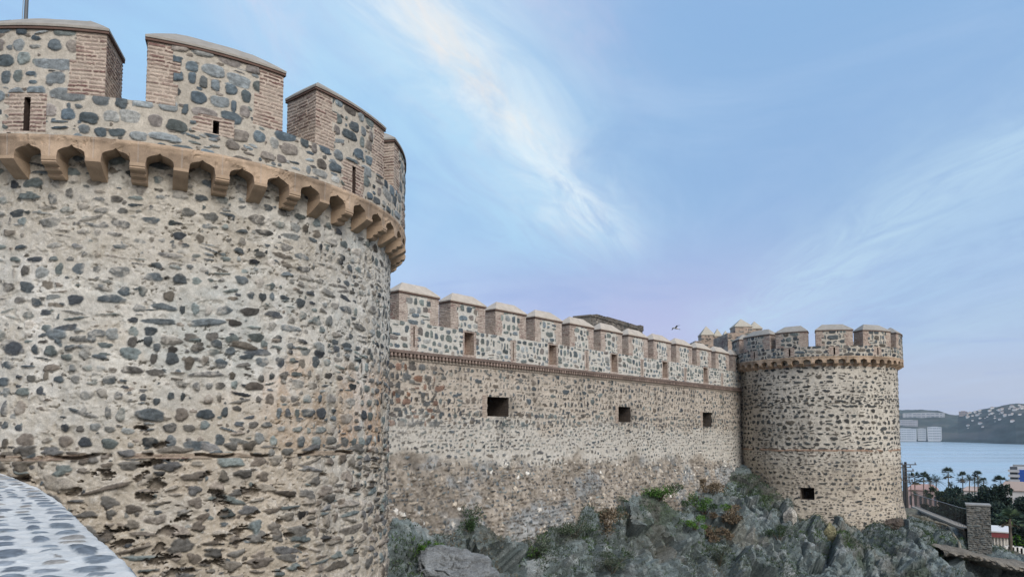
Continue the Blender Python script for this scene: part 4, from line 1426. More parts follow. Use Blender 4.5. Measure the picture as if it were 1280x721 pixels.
SHR = [
    ('bright green weedy clump along the top left of the rounded boulder', 528, 694, 0.55, FRESH + DEEP, 1500, 0.06, 0.5),
    ('bright green leafy clump right of the rounded boulder', 628, 708, 0.55, FRESH + DEEP, 1500, 0.06, 0.6),
    ('dark green tuft at the wall foot above the rounded boulder', 588, 664, 0.34, DEEP, 700, 0.055, 1.2),
    ('upright dark caper plant growing on the brown wall foot', 589, 650, 0.5, DEEP, 800, 0.06, 1.5),
    ('fresh green patch at the top of the slope below the third gun port', 822, 622, 0.95, FRESH + DEEP, 2200, 0.08, 0.55),
    ('bright green hanging patch in the middle of the upper slope', 880, 640, 1.0, FRESH + DEEP, 2200, 0.08, 0.6),
    ('small vivid green patch just below the hanging patch', 868, 658, 0.6, FRESH, 1200, 0.07, 0.6),
    ('brown dry brush right of the bright green patches', 912, 654, 0.95, DRY, 1700, 0.11, 0.6),
    ('dry straw-coloured tuft under the brown brush', 893, 674, 0.8, DRY + SAGE[:1], 1500, 0.11, 0.6),
    ('brown dead bush against the wall foot near the far end', 885, 612, 0.8, DRY, 1400, 0.1, 0.6),
    ('reddish brown bush at the wall foot left of the slope centre', 758, 660, 0.85, DRY + SAGE[:1], 1800, 0.09, 0.65),
    ('olive bush low on the left part of the slope', 668, 694, 0.75, SAGE + FRESH[:1], 1600, 0.075, 0.65),
    ('soft grey green bush filling the hollow below the reddish brown bush', 718, 668, 0.9, SAGE + DEEP[:1], 2400, 0.06, 0.5),
    ('dark green bush at the top of the slope left of the fresh green patch', 782, 640, 0.8, DEEP + SAGE, 2000, 0.06, 0.55),
    ('sage green bush low on the slope under the straw-coloured tuft', 900, 704, 0.85, SAGE, 2000, 0.065, 0.5),
    ('dark green cushion on the rock left of the olive yellow stone', 975, 672, 0.8, DEEP + SAGE[:1], 1800, 0.06, 0.5),
    ('grey green thicket low on the slope at the bottom centre', 770, 712, 0.8, SAGE + DEEP[:1], 2000, 0.06, 0.5),
    ('bluish green bush at the bottom left beside the near tower', 492, 706, 0.6, DEEP + SAGE, 1500, 0.06, 0.8),
]
for i, (lb, px, py, sz, cols, n, lf, sq) in enumerate(SHR):
    shrub(lb, px, py, sz, cols, n, lf, sq, 900 + i, grp='shrubs and tufts on the rocky slope')

# ground cover: low grass and herb tufts nobody could count
rng = np.random.default_rng(77)
cand = np.argwhere((SS > -1) & (SS < 46) & (TT > 0.3) & (TT < 13))
cand = cand[rng.permutation(len(cand))[:130000]]
ii, jj = cand[:, 0], cand[:, 1]
veg = fbm(SS[ii, jj] * 0.45 + 9, TT[ii, jj] * 0.6, GZ[ii, jj] * 0.4, 4, 431)
keep = rng.random(len(ii)) < (0.04 + 0.60 * sstep(veg, 0.46, 0.58) + 0.12 * soil[ii, jj])
keep &= ~((SS[ii, jj] > 34) & (rng.random(len(ii)) < 0.75))
ii, jj = ii[keep], jj[keep]
pts = np.stack([GX2[ii, jj], GY2[ii, jj], GZ2[ii, jj]], -1)
mb = MB()
m = 7
k = np.repeat(np.arange(len(pts)), m)
n = len(k)
base_p = pts[k] + rng.normal(size=(n, 3)) * np.array([0.07, 0.07, 0.015])
ax = rng.normal(size=(n, 3)) * 0.6 + np.array([0.12, -0.15, 0.85])
ax /= np.linalg.norm(ax, axis=1)[:, None]
sd = np.cross(ax, rng.normal(size=(n, 3)))
sd /= np.linalg.norm(sd, axis=1)[:, None]
hue = fbm(SS[ii, jj] * 0.5, TT[ii, jj] * 0.5, GZ[ii, jj] * 0.5 + 4, 3, 440)
pal = np.array([(0.125, 0.11, 0.08), (0.095, 0.112, 0.085), (0.075, 0.098, 0.070), (0.045, 0.072, 0.040), (0.06, 0.10, 0.035)])
ci_ = np.clip((hue - 0.28) / 0.44 * 5 + rng.normal(size=len(hue)) * 0.5, 0, 4.99).astype(int)
c = pal[ci_][k] * rng.uniform(0.6, 1.4, n)[:, None]
L = rng.uniform(0.035, 0.13, n)[:, None]
B = L * rng.uniform(0.18, 0.4, n)[:, None]
v = np.stack([base_p - sd * B * 0.5, base_p + sd * B * 0.5, base_p + ax * L + sd * B * 0.2, base_p + ax * L - sd * B * 0.2], 1).reshape(-1, 3)
mb.add(v, np.arange(n * 4).reshape(n, 4), None, np.repeat(c, 4, 0))
tag(mb.build('ground_cover', M_LEAF), kind='stuff', label='low grey green grass and herbs growing all over the rocky slope')

# ------------------------------------------------------------------ cobbled terrace parapet beside the viewer
def spline(pts, n):
    pts = np.asarray(pts, float)
    P = np.vstack([2 * pts[0] - pts[1], pts, 2 * pts[-1] - pts[-2]])
    outp = []
    for i in range(1, len(P) - 2):
        t = np.linspace(0, 1, n, endpoint=False)[:, None]
        p0, p1, p2, p3 = P[i - 1], P[i], P[i + 1], P[i + 2]
        outp.append(0.5 * (2 * p1 + (p2 - p0) * t + (2 * p0 - 5 * p1 + 4 * p2 - p3) * t ** 2 + (3 * p1 - p0 - 3 * p2 + p3) * t ** 3))
    outp.append(pts[-1:])
    return np.vstack(outp)


Z_T = -0.5
edge = spline([(2.6, -4.5), (1.1, -1.4), (-0.2, 0.85), (-1.24, 2.48), (-2.03, 3.58), (-4.0, 6.22), (-6.6, 9.25), (-8.3, 10.6)], 60)
seg = np.concatenate([[0], np.cumsum(np.linalg.norm(np.diff(edge, axis=0), axis=1))])
lu = lines(0, seg[-1], 0.012)
ex_, ey_ = np.interp(lu, seg, edge[:, 0]), np.interp(lu, seg, edge[:, 1])
tx, ty = np.gradient(ex_, lu), np.gradient(ey_, lu)
tl = np.hypot(tx, ty)
onx, ony = ty / tl, -tx / tl                         # outward, to the drop
lw = lines(-0.95, 0.0, 0.012)
rng = np.random.default_rng(55)
U, V, H, Cc = mortar(lu, lw, (0.55, 0.545, 0.52), 501, 0.12, 0.010, 1.5)
cst = colour_stones(rng, courses(rng, 0, seg[-1], -1.0, 0.02, 0.15, 0.20, 1.0, 0.045, (0.80, 1.02), 0.03, 0.02, 0.10), [(0.17, 0.19, 0.21), (0.20, 0.225, 0.245), (0.15, 0.17, 0.19), (0.24, 0.255, 0.27), (0.27, 0.25, 0.225)], 0.007, (1.9, 2.6), 0.10, 0.08, 0.16)
stamp_all(lu, lw, H, Cc, cst)
rnd = np.clip((V + 0.045) / 0.045, 0, 1)
zz = Z_T + H - 0.04 * (1 - np.sqrt(np.clip(1 - rnd ** 2, 0, 1)))
P = np.stack([ex_[None] + onx[None] * V, ey_[None] + ony[None] * V, zz], -1)
TP = empty('terrace_parapet', 'low curving parapet with a pale cobbled top in the bottom left corner', 'parapet wall')
mb = MB()
mb.grid(P, Cc)
mb.build('cobbled_top', M_COBBLE, TP, True)
mb = MB()
lo_ = np.linspace(0, 1, 12)
for row, sgn in ((-1, 1), (0, -1)):
    zb_ = -9.0 if sgn > 0 else -1.62
    G = np.stack([np.stack([ex_ + onx * (lw[row] + (0.02 * k)), ey_ + ony * (lw[row] + 0.02 * k), P[row, :, 2] * (1 - k) + zb_ * k], -1) for k in lo_])[:, ::8]
    mb.grid(G, np.array([0.42, 0.38, 0.32]) * (0.85 + 0.3 * fbm(G[..., 1] * 2, G[..., 2] * 2, None, 4, 3))[..., None])
mb.build('wall', M_STONE, TP)
mb = MB()
fx = np.linspace(0, 1, 30)
inx, iny = (ex_ + onx * (lw[0] + 0.01))[::20], (ey_ + ony * (lw[0] + 0.01))[::20]
G = np.stack([np.stack([inx - 9 * k, iny - 5 * k, inx * 0 - 1.6], -1) for k in np.linspace(0, 1, 20)])
mb.grid(G, np.array([0.33, 0.31, 0.28]) * (0.85 + 0.3 * fbm(G[..., 0], G[..., 1], None, 4, 3))[..., None])
tag(mb.build('terrace_floor', M_STONE), kind='structure')

# ------------------------------------------------------------------ flagpole and gull
fp = at(32, 30, N_C[1] + 1.2)
fp_xy = (float(fp[0]), float(fp[1]))
FPT = empty('flagpole', 'slim grey metal pole with a thin cable standing on the near tower', 'flagpole', None, (fp_xy[0], fp_xy[1], 3.66))
mb = MB()
mb.tube([(0, 0, 0), (0, 0, 4.0), (0, 0, 8.5)], [0.055, 0.05, 0.03], 12, (0.10, 0.11, 0.12))
mb.build('pole', M_METAL, FPT, True)
mb = MB()
mb.tube([(-0.10, 0, 0.2), (-0.10, 0, 4), (-0.06, 0, 8.3)], [0.008, 0.008, 0.008], 6, (0.25, 0.28, 0.30))
mb.build('cable', M_METAL, FPT)

GB = at(845, 410.5, 60)
mb = MB()
body = [(-0.26, 0, 0.0), (-0.16, 0, 0.015), (0.0, 0, 0.02), (0.14, 0, 0.02), (0.22, 0, 0.035), (0.30, 0, 0.02)]
mb.tube(body, [0.015, 0.05, 0.075, 0.06, 0.04, 0.008], 10, (0.45, 0.44, 0.42))
for sg in (-1, 1):
    wing = [(0.08, sg * 0.04, 0.03), (0.10, sg * 0.28, 0.13), (0.02, sg * 0.62, 0.06)]
    ch = [0.17, 0.14, 0.02]
    up_ = np.array([(p[0] + c_ * 0.4, p[1], p[2]) for p, c_ in zip(wing, ch)] + [(p[0] - c_ * 0.6, p[1], p[2] - 0.005) for p, c_ in zip(wing, ch)])
    top = up_ + np.array([0, 0, 0.014])
    mb.add(np.vstack([up_, top]), [(0, 1, 4, 3), (1, 2, 5, 4), (6, 7, 10, 9), (7, 8, 11, 10), (0, 1, 7, 6), (1, 2, 8, 7), (3, 4, 10, 9), (4, 5, 11, 10)], None, (0.22, 0.22, 0.23))
tail = np.array([(-0.22, -0.03, 0.005), (-0.22, 0.03, 0.005), (-0.40, 0.07, -0.01), (-0.40, -0.07, -0.01), (-0.22, 0, 0.03), (-0.40, 0, 0.0)])
mb.add(tail, [(0, 1, 2, 3)], [(0, 4, 1), (3, 2, 5), (0, 3, 5), (0, 5, 4), (1, 4, 5), (1, 5, 2)], (0.4, 0.4, 0.4))
g = mb.build('gull', M_PLAIN, None, True)
place(g, tuple(GB), rad(200))
g.rotation_euler = (rad(12), rad(-8), rad(200))
tag(g, 'small grey gull gliding in the sky above the curtain wall', 'bird')

# ------------------------------------------------------------------ sea, town ground, far shore
Z_SEA = -32.0
m_sea = bpy.data.materials.new('sea_water')
m_sea.use_nodes = True
t = NT(m_sea.node_tree)
b = t.n['Principled BSDF']
b.inputs['Base Color'].default_value = (0.36, 0.48, 0.56, 1)
b.inputs['Roughness'].default_value = 0.22
b.inputs['Specular IOR Level'].default_value = 0.5
geo = t.node('ShaderNodeNewGeometry')
mpn = t.node('ShaderNodeMapping')
mpn.inputs['Scale'].default_value = (0.02, 0.075, 1)
t.l.new(geo.outputs['Position'], mpn.inputs[0])
nw = t.noise(mpn.outputs[0], 4.0, 6, 0.6)
mp2 = t.node('ShaderNodeMapping')
mp2.inputs['Scale'].default_value = (0.0012, 0.008, 1)
t.l.new(geo.outputs['Position'], mp2.inputs[0])
nb = t.noise(mp2.outputs[0], 1.0, 4, 0.6)
t.l.new(t.math('ADD', 0.16, t.math('MULTIPLY', t.smooth(nb, 0.35, 0.7), 0.22)), b.inputs['Roughness'])
bp = t.node('ShaderNodeBump')
bp.inputs['Strength'].default_value = 0.10
bp.inputs['Distance'].default_value = 0.25
t.l.new(nw, bp.inputs['Height'])
t.l.new(bp.outputs[0], b.inputs['Normal'])
mb = MB()
xs = np.linspace(-2500, 3800, 40)
ys = np.linspace(-2500, 4100, 40)
X, Y = np.meshgrid(xs, ys)
mb.grid(np.stack([X, Y, X * 0 + Z_SEA], -1), (0.1, 0.2, 0.3))
tag(mb.build('sea', m_sea), kind='structure')

# the land the castle stands on, behind and to the left of the view
mb = MB()
xs = np.linspace(-2400, 420, 60)
ys = np.linspace(-2400, 41, 60)
X, Y = np.meshgrid(xs, ys)
far_ = sstep(np.hypot(X, Y), 40, 400)
Zl = -16.0 - 10 * far_ + (fbm(X * 0.01, Y * 0.01, None, 4, 605) - 0.5) * 12 * far_
mb.grid(np.stack([X, Y, Zl], -1), np.array([0.10, 0.095, 0.075]) * (0.6 + 0.8 * fbm(X * 0.05, Y * 0.05, None, 4, 606))[..., None])
tag(mb.build('ground', M_FAR, None, True), kind='structure')

# town ground falling from the castle rock to the beach
xs = np.concatenate([np.linspace(-150, 0, 16)[:-1], np.linspace(0, 420, 120)])
ys = np.linspace(40, 430, 110)
X, Y = np.meshgrid(xs, ys)
shore = 385 + 25 * np.sin(X * 0.012)
Zt = -11.5 - 14.0 * sstep(Y, 55, 190) - 5.6 * sstep(Y, 190, 385) - 5 * sstep(Y, shore - 12, shore + 12) + (fbm(X * 0.06, Y * 0.06, None, 4, 601) - 0.5) * 2.2 * sstep(Y, 380, 300)
gr = np.array([0.16, 0.135, 0.10]) * (0.7 + 0.7 * fbm(X * 0.09, Y * 0.09, None, 4, 602))[..., None]
mb = MB()
mb.grid(np.stack([X, Y, Zt], -1), gr)
tag(mb.build('town_ground', M_FAR, None, True), kind='structure')


def town_z(x, y):
    return float(-11.5 - 14.0 * sstep(y, 55, 190) - 5.6 * sstep(y, 190, 385) + (fbm(np.array([x * 0.06]), np.array([y * 0.06]), None, 4, 601)[0] - 0.5) * 2.2 * sstep(y, 380, 300))


# far headland: ridge line read off the photo, at its own distance
HPX = np.array([300, 620, 800, 1040, 1100, 1128, 1150, 1172, 1184, 1196, 1208, 1222, 1240, 1256, 1268, 1285, 1310, 1360, 1450, 1600])
HPY = np.array([538, 527, 519, 514, 513, 513, 511, 512, 516, 518.5, 515.5, 512.5, 508.5, 506, 504.5, 505, 502, 498, 502, 508])
HSH = np.array([3000, 2750, 2600, 2500, 2460, 2450, 2440, 2400, 2350, 2300, 2240, 2180, 2080, 1990, 1930, 1870, 1800, 1700, 1600, 1500])
px = np.linspace(300, 1600, 420)
kk = np.linspace(0, 1, 60)
hd = np.tan((px - 640) / F_PX) if False else (px - 640) / F_PX
ysh = np.interp(px, HPX, HSH)
deep = 750.0
Yd = ysh[None] + deep * kk[:, None]
Xd = hd[None] * Yd
zr = (HORIZON - np.interp(px, HPX, HPY)) / (F_PX * 1.002) * (ysh + deep * 0.62)
prof = np.where(kk < 0.62, (np.sin(np.clip(kk / 0.62, 0, 1) * pi / 2)) ** 0.85, 1 - 0.5 * sstep(kk, 0.62, 1.0))
nh = fbm(Xd * 0.006, Yd * 0.006, None, 5, 611)
Zd = Z_SEA - 1 + (zr - Z_SEA)[None] * prof[:, None] * (0.93 + 0.14 * nh * (prof[:, None] > 0.05)) + (fbm(Xd * 0.03, Yd * 0.03, None, 4, 612) - 0.5) * 7 * np.clip(kk * 8, 0, 1)[:, None]
hc = np.array([0.060, 0.074, 0.066]) * (0.15 + 1.7 * fbm(Xd * 0.03, Zd * 0.09, Yd * 0.015, 5, 613, 0.65))[..., None]
rd_ = sstep(fbm(Xd * 0.02 + 5, Zd * 0.12, None, 4, 618), 0.60, 0.68)[..., None] * 0.5
hc = hc * (1 - rd_) + np.array([0.17, 0.15, 0.125]) * rd_
cl_ = sstep(fbm(Xd * 0.012, Zd * 0.05, None, 4, 614), 0.56, 0.68) * sstep(kk, 0.45, 0.05)[:, None] * 0.6
hc = hc * (1 - cl_[..., None]) + np.array([0.14, 0.13, 0.12]) * cl_[..., None]
mb = MB()
mb.grid(np.stack([Xd, Yd, Zd], -1), hc)
tag(mb.build('hills', M_FAR, None, False), kind='structure')


def hill_at(px_, py_):
    U_, V_ = project(np.stack([Xd, Yd, Zd], -1))
    m_ = (np.abs(U_ - px_) < 4)
    k_ = np.argmin(np.where(m_, np.abs(V_ - py_) + Yd * 0.0008, 1e9))
    return np.array([Xd.flat[k_], Yd.flat[k_], Zd.flat[k_]])


def block(name, label, cat, px0, px1, py0, py1, base_z=None, dist=None, floors=5, depth=18.0, wallc=(0.62, 0.60, 0.57), grp=None, bays=6, roof=None):
    """White apartment or hotel block: walls, recessed window bands, parapet roof."""
    if dist is None:
        p = hill_at((px0 + px1) / 2, py1)
        dist = float(p[1]) - 4
    a, b_, top = at(px0, py1, dist), at(px1, py1, dist), at(px0, py0, dist)
    w_, h_ = float(b_[0] - a[0]), float(top[2] - a[2])
    az_ = math.atan2(float(a[0] + b_[0]) / 2, dist)
    T_ = empty(name, label, cat, grp, (float(a[0] + w_ / 2), dist, float(a[2]) - 0.3), -az_)
    w_ *= cos(az_)
    mb = MB()
    mb.box((0, depth / 2, h_ / 2 - 2), (w_, depth, h_ + 4.6), wallc)
    nb_ = min(9, bays)
    for q in range(nb_ + 1):
        mb.box((-w_ / 2 + q * w_ / nb_, -0.4, h_ / 2), (w_ / nb_ * 0.28, 1.5, h_), np.asarray(wallc) * (0.85 + 0.1 * (q % 3)))
    mb.build('wall', M_PLAIN, T_)
    fh = h_ / floors
    for f_ in range(floors):
        mb = MB()
        mb.box((0, -0.05, (f_ + 0.52) * fh), (w_ * 0.9, 0.5, fh * 0.40), (0.24, 0.27, 0.31))
        mb.build('window_band', M_PLAIN, T_)
    mb = MB()
    for f_ in range(1, floors + 1):
        mb.box((0, -0.5, f_ * fh * 0.995), (w_ * 1.01, 1.4, fh * 0.13), np.asarray(wallc) * 1.1)
    mb.build('balcony', M_PLAIN, T_)
    mb = MB()
    mb.box((0, depth / 2, h_ + 0.9), (w_ * 0.55, depth * 0.5, 1.6), np.asarray(roof or wallc) * 0.9)
    mb.build('roof', M_PLAIN, T_)
    return T_


HOT = 'white hotels along the far shore'
block('hotel', 'white hotel nearest the sea wall of the distant tower on the far shore', 'hotel', 1118, 1145.5, 535.5, 549.5, None, 2430, 5, 20, (0.60, 0.61, 0.62), HOT, 9)
block('hotel', 'middle white hotel block on the far shore', 'hotel', 1147.5, 1157.5, 535.5, 549, None, 2420, 5, 20, (0.52, 0.53, 0.54), HOT, 4)
block('hotel', 'tallest white hotel block at the right end of the far shore row', 'hotel', 1160, 1177, 533.5, 549.5, None, 2405, 5, 22, (0.64, 0.64, 0.64), HOT, 6)
block('apartment_row', 'long pale row of apartments along the ridge across the bay', 'apartments', 1129, 1180, 516, 522, None, None, 2, 14, (0.55, 0.54, 0.54), None, 22)
block('apartment_row', 'low pale terrace of houses halfway up the far slope', 'apartments', 1120, 1147, 525, 532, None, None, 3, 14, (0.52, 0.50, 0.51), None, 9)
block('villa', 'reddish roofed villa on the crest of the far ridge', 'villa', 1199, 1209, 514, 518.5, None, None, 2, 12, (0.42, 0.33, 0.29), None, 3, (0.30, 0.15, 0.11))

# scattered houses on the far hillside
rng = np.random.default_rng(65)
house = None
for k in range(70):
    px_ = rng.uniform(1206, 1300)
    ridge_y = float(np.interp(px_, HPX, HPY))
    py_ = ridge_y + abs(rng.normal()) * 9 + 2.0
    if py_ > ridge_y + 24:
        continue
    p = hill_at(px_, py_)
    if house is None:
        house = empty('hill_house', 'tiny pale house among trees on the far hillside', 'house', 'tiny pale houses on the far hillside')
        mb = MB()
        mb.box((0, 0, 2.2), (13, 9, 7.0), (0.62, 0.60, 0.57))
        mb.build('wall', M_PLAIN, house)
        mb = MB()
        mb.add([(-6, -5, 6.2), (6, -5, 6.2), (6, 5, 6.2), (-6, 5, 6.2), (-2.5, 0, 8.6), (2.5, 0, 8.6)], [(0, 1, 5, 4), (2, 3, 4, 5), (0, 3, 2, 1)], [(1, 2, 5), (3, 0, 4)], (0.32, 0.22, 0.18))
        mb.build('roof', M_PLAIN, house)
        h_ = house
    else:
        h_ = copy_tree(house)
    place(h_, (float(p[0]), float(p[1]), float(p[2])), rng.uniform(-0.9, -0.2), float(rng.uniform(0.3, 0.9)))

# ------------------------------------------------------------------ town at the right edge
def palm(label, px, py_top, py_base, dist, seed, fan=True, crown=2.0, grp='palms along the seafront', fresh=False, trunk_r=0.17):
    rng_ = np.random.default_rng(seed)
    top, base_ = at(px, py_top, dist), at(px, py_base, dist)
    h = float(top[2] - base_[2])
    T_ = empty('palm_tree', label, 'palm', grp, tuple(base_))
    mb = MB()
    lean = rng_.normal(size=2) * 0.03 * h
    tp = np.array([(lean[0] * k * k, lean[1] * k * k, h * k) for k in np.linspace(-0.05, 1, 9)])
    mb.tube(tp, np.linspace(trunk_r * 1.25, trunk_r * 0.85, 9) * (1 + 0.1 * np.sin(np.arange(9) * 2.2)), 8, (0.12, 0.10, 0.08))
    mb.build('trunk', M_LEAF, T_)
    mb = MB()
    cc = np.array([(0.035, 0.055, 0.030), (0.05, 0.07, 0.035), (0.028, 0.045, 0.026)]) * (2.2 if fresh else 1.0)
    for k in range(40):
        az = rng_.uniform(0, 2 * pi)
        el = rng_.uniform(-0.75, 1.35)
        L = crown * rng_.uniform(0.75, 1.1)
        d = np.array([cos(az) * cos(el), sin(az) * cos(el), sin(el)])
        s_ = np.array([-sin(az), cos(az), 0])
        n_ = np.cross(d, s_)
        col = cc[rng_.integers(3)] * rng_.uniform(0.7, 1.3)
        if el < -0.35:
            col = np.array([0.12, 0.10, 0.065]) * rng_.uniform(0.6, 1.1)
        o_ = tp[-1]
        ks = np.linspace(0, 1, 6)
        spine = np.array([o_ + d * L * q + np.array([0, 0, -0.38 * L * q * q]) for q in ks])
        if fan:
            tipc = spine[3]
            for j in range(9):
                fa = (j - 4) * 0.26
                e = d * cos(fa) + s_ * sin(fa)
                e2 = tipc + e * L * 0.5 + np.array([0, 0, -0.12 * L * abs(fa)])
                w2 = np.cross(e, n_) * L * 0.045
                mb.add([tipc, tipc + (e2 - tipc) * 0.55 + w2, e2, tipc + (e2 - tipc) * 0.55 - w2], [(0, 1, 2, 3)], None, col)
            mb.add([o_ - s_ * 0.03, o_ + s_ * 0.03, tipc + s_ * 0.02, tipc - s_ * 0.02], [(0, 1, 2, 3)], None, col)
        else:
            for q0, q1 in zip(range(5), range(1, 6)):
                for sg in (-1, 1):
                    for f_ in (0.0, 0.5):
                        p_ = spine[q0] * (1 - f_) + spine[q1] * f_
                        l_ = L * 0.20 * (1.15 - ks[q0])
                        e = p_ + s_ * sg * l_ + d * l_ * 0.7 + np.array([0, 0, -0.45 * l_])
                        mb.add([p_, p_ + (e - p_) * 0.5 + d * 0.05 * L, e, p_ + d * 0.03 * L], [(0, 1, 2, 3)], None, col)
    mb.build('crown', M_LEAF, T_)
    return T_


PALMS = [
    ('leftmost fan palm standing just right of the utility poles', 1144.5, 597, 632, 250, True, 2.9),
    ('second fan palm from the utility poles before the pink house', 1155, 597, 632, 250, True, 2.7),
    ('first of two bushy feather palms above the pink house', 1164, 599, 634, 240, False, 3.6),
    ('second of the bushy feather palms, right beside its twin', 1171, 600, 634, 240, False, 3.4),
    ('tallest slender fan palm standing out alone against the sea', 1186.5, 591, 636, 255, True, 2.6),
    ('short dark palm at the foot of the tallest slender one', 1188, 606, 636, 250, False, 2.3),
    ('slender fan palm left of the pair in front of the white wall', 1204.5, 595.5, 636, 255, True, 2.5),
    ('drooping date palm right of the slender one before the white wall', 1212, 598, 634, 245, False, 2.4),
    ('fan palm rising highest out of the bushy green cluster', 1224.5, 593.5, 640, 255, True, 1.9),
    ('small fan palm head left of the bushy green cluster', 1219.5, 596, 640, 257, True, 1.6),
    ('leafy feather palm forming the bushy green cluster', 1224, 602, 640, 245, False, 2.9),
    ('small fan palm head right of the bushy green cluster', 1231, 601, 640, 250, True, 1.7),
    ('fan palm standing clear just left of the white block of flats', 1254.5, 602, 640, 235, True, 2.9),
    ('low dark palm under the leftmost fan palm by the fence', 1146, 617, 640, 200, False, 2.2),
    ('low dark palm in front of the pink house wall by the fence', 1159, 617, 640, 200, False, 2.4),
]
for i, (lb, px_, pt, pb, d_, fan, cr_) in enumerate(PALMS):
    palm(lb, px_, pt, pb, d_, 700 + i, fan, cr_)
palm('young light green fan palm with a bare trunk beside the low white building', 1264, 648, 692, 56, 760, True, 1.0, None, True, 0.11)


# utility poles beside the distant tower
def utility_pole(label, px_, py_top, py_base, dist, r, arms):
    top, base_ = at(px_, py_top, dist), at(px_, py_base, dist)
    h = float(top[2] - base_[2])
    T_ = empty('utility_pole', label, 'utility pole', 'utility poles beside the distant tower', tuple(base_))
    mb = MB()
    mb.tube([(0, 0, -0.5), (0, 0, h * 0.5), (0, 0, h)], [r, r * 0.85, r * 0.65], 8, (0.045, 0.042, 0.04))
    mb.build('pole', M_METAL, T_)
    for z, l in arms:
        mb = MB()
        mb.box((l * 0.15, -r, h - z), (l, 0.08, 0.09), (0.06, 0.06, 0.06))
        for k in (-0.42, -0.15, 0.42):
            mb.tube([(l * 0.15 + l * k, -r, h - z + 0.04), (l * 0.15 + l * k, -r, h - z + 0.22)], 0.045, 6, (0.10, 0.08, 0.07))
        mb.build('crossarm', M_METAL, T_)
    return T_


utility_pole('thick dark utility pole with insulator arms nearest the distant tower', 1133.6, 577, 634, 70, 0.17, [(0.25, 1.5), (0.85, 1.1), (1.4, 1.1), (1.9, 0.9)])
utility_pole('thin grey utility pole half hidden behind the thick dark one', 1130.6, 580, 634, 74, 0.11, [(0.3, 1.2), (1.6, 0.9)])
utility_pole('thinnest pole standing a little right of the two utility poles', 1139.5, 606, 636, 76, 0.06, [])


# houses near the seafront
def cottage(name, label, cat, px0, px1, py0, py1, dist, wallc, roofc, depth=9.0, pitch=1.6, wins=4, grp=None):
    a, b_, top = at(px0, py1, dist), at(px1, py1, dist), at(px0, py0, dist)
    w_, h_ = float(b_[0] - a[0]), float(top[2] - a[2])
    az_ = math.atan2(float(a[0] + b_[0]) / 2, dist)
    T_ = empty(name, label, cat, grp, (float((a[0] + b_[0]) / 2), dist, float(a[2])), -az_)
    w_ *= cos(az_)
    mb = MB()
    mb.box((0, depth / 2, h_ / 2 - 1.5), (w_, depth, h_ + 3), wallc)
    mb.build('wall', M_PLAIN, T_)
    mb = MB()
    e = 0.4
    mb.add([(-w_ / 2 - e, -e, h_), (w_ / 2 + e, -e, h_), (w_ / 2 + e, depth + e, h_), (-w_ / 2 - e, depth + e, h_), (-w_ / 2 + 1.5, depth / 2, h_ + pitch), (w_ / 2 - 1.5, depth / 2, h_ + pitch),
            (-w_ / 2 - e, -e, h_ - 0.2), (w_ / 2 + e, -e, h_ - 0.2)], [(0, 1, 5, 4), (2, 3, 4, 5), (6, 7, 1, 0), (0, 3, 2, 1)], [(1, 2, 5), (3, 0, 4)], roofc)
    mb.build('roof', M_PLAIN, T_)
    for q in range(wins):
        mb = MB()
        x = -w_ / 2 + (q + 0.5) * w_ / wins
        mb.box((x, -0.02, h_ * 0.52), (min(1.1, w_ / wins * 0.5), 0.2, h_ * 0.4), (0.07, 0.08, 0.09))
        mb.build('window', M_PLAIN, T_)
    return T_


cottage('seafront_house', 'pink house behind the palms next to the utility poles', 'house', 1136, 1173, 612, 640, 262, (0.50, 0.36, 0.33), (0.44, 0.27, 0.22), 12, 1.8, 6)
cottage('seafront_house', 'white garden house behind the palms in the middle of the town', 'house', 1205, 1238, 613, 645, 268, (0.62, 0.61, 0.59), (0.48, 0.36, 0.30), 12, 1.2, 6)
cottage('seafront_house', 'house with a long low terracotta roof below the white block of flats', 'house', 1250, 1312, 613, 645, 222, (0.60, 0.57, 0.54), (0.36, 0.27, 0.22), 12, 2.4, 7)

# white block of flats with the blue panel
FB = empty('apartment_block', 'white block of flats with a tall blue panel at the right edge', 'apartment building', None)
d0 = 262.0
a0, a1, b0 = at(1264.5, 640, d0), at(1330, 640, d0), at(1264.5, 583, d0)
w_, h_ = float(a1[0] - a0[0]), float(b0[2] - a0[2])
FB.location = (float(a0[0]), d0, float(a0[2]))
FB.rotation_euler = (0, 0, -math.atan2(float(a0[0]), d0) - 0.03)
w_ *= 0.84
px_m = w_ / (1330 - 1264.5)
mb = MB()
mb.box((w_ / 2, 6, h_ / 2), (w_, 12, h_), (0.60, 0.61, 0.62))
mb.build('wall', M_PLAIN, FB)
mb = MB()
mb.box((10.5 * px_m + 4.2, -0.1, h_ - 15 * px_m), (8.4, 0.3, 22 * px_m), (0.025, 0.085, 0.36))
mb.build('blue_panel', M_PLAIN, FB)
for f_ in range(4):
    z = h_ - (3.5 + f_ * 7.2) * px_m
    mb = MB()
    mb.box((1.2, -0.6, z - 0.9), (3.4, 1.3, 0.25), (0.58, 0.58, 0.58))
    mb.box((1.2, -1.2, z - 0.5), (3.4, 0.08, 0.8), (0.45, 0.46, 0.47))
    mb.build('balcony', M_PLAIN, FB)
    mb = MB()
    mb.box((1.2, -0.02, z + 0.35), (2.2, 0.1, 1.1), (0.08, 0.09, 0.10))
    mb.build('window', M_PLAIN, FB)
mb = MB()
mb.box((9.0 * px_m + 2, 4, h_ + 0.35), (6.5, 4, 0.7), (0.25, 0.25, 0.25))
mb.build('roof', M_PLAIN, FB)

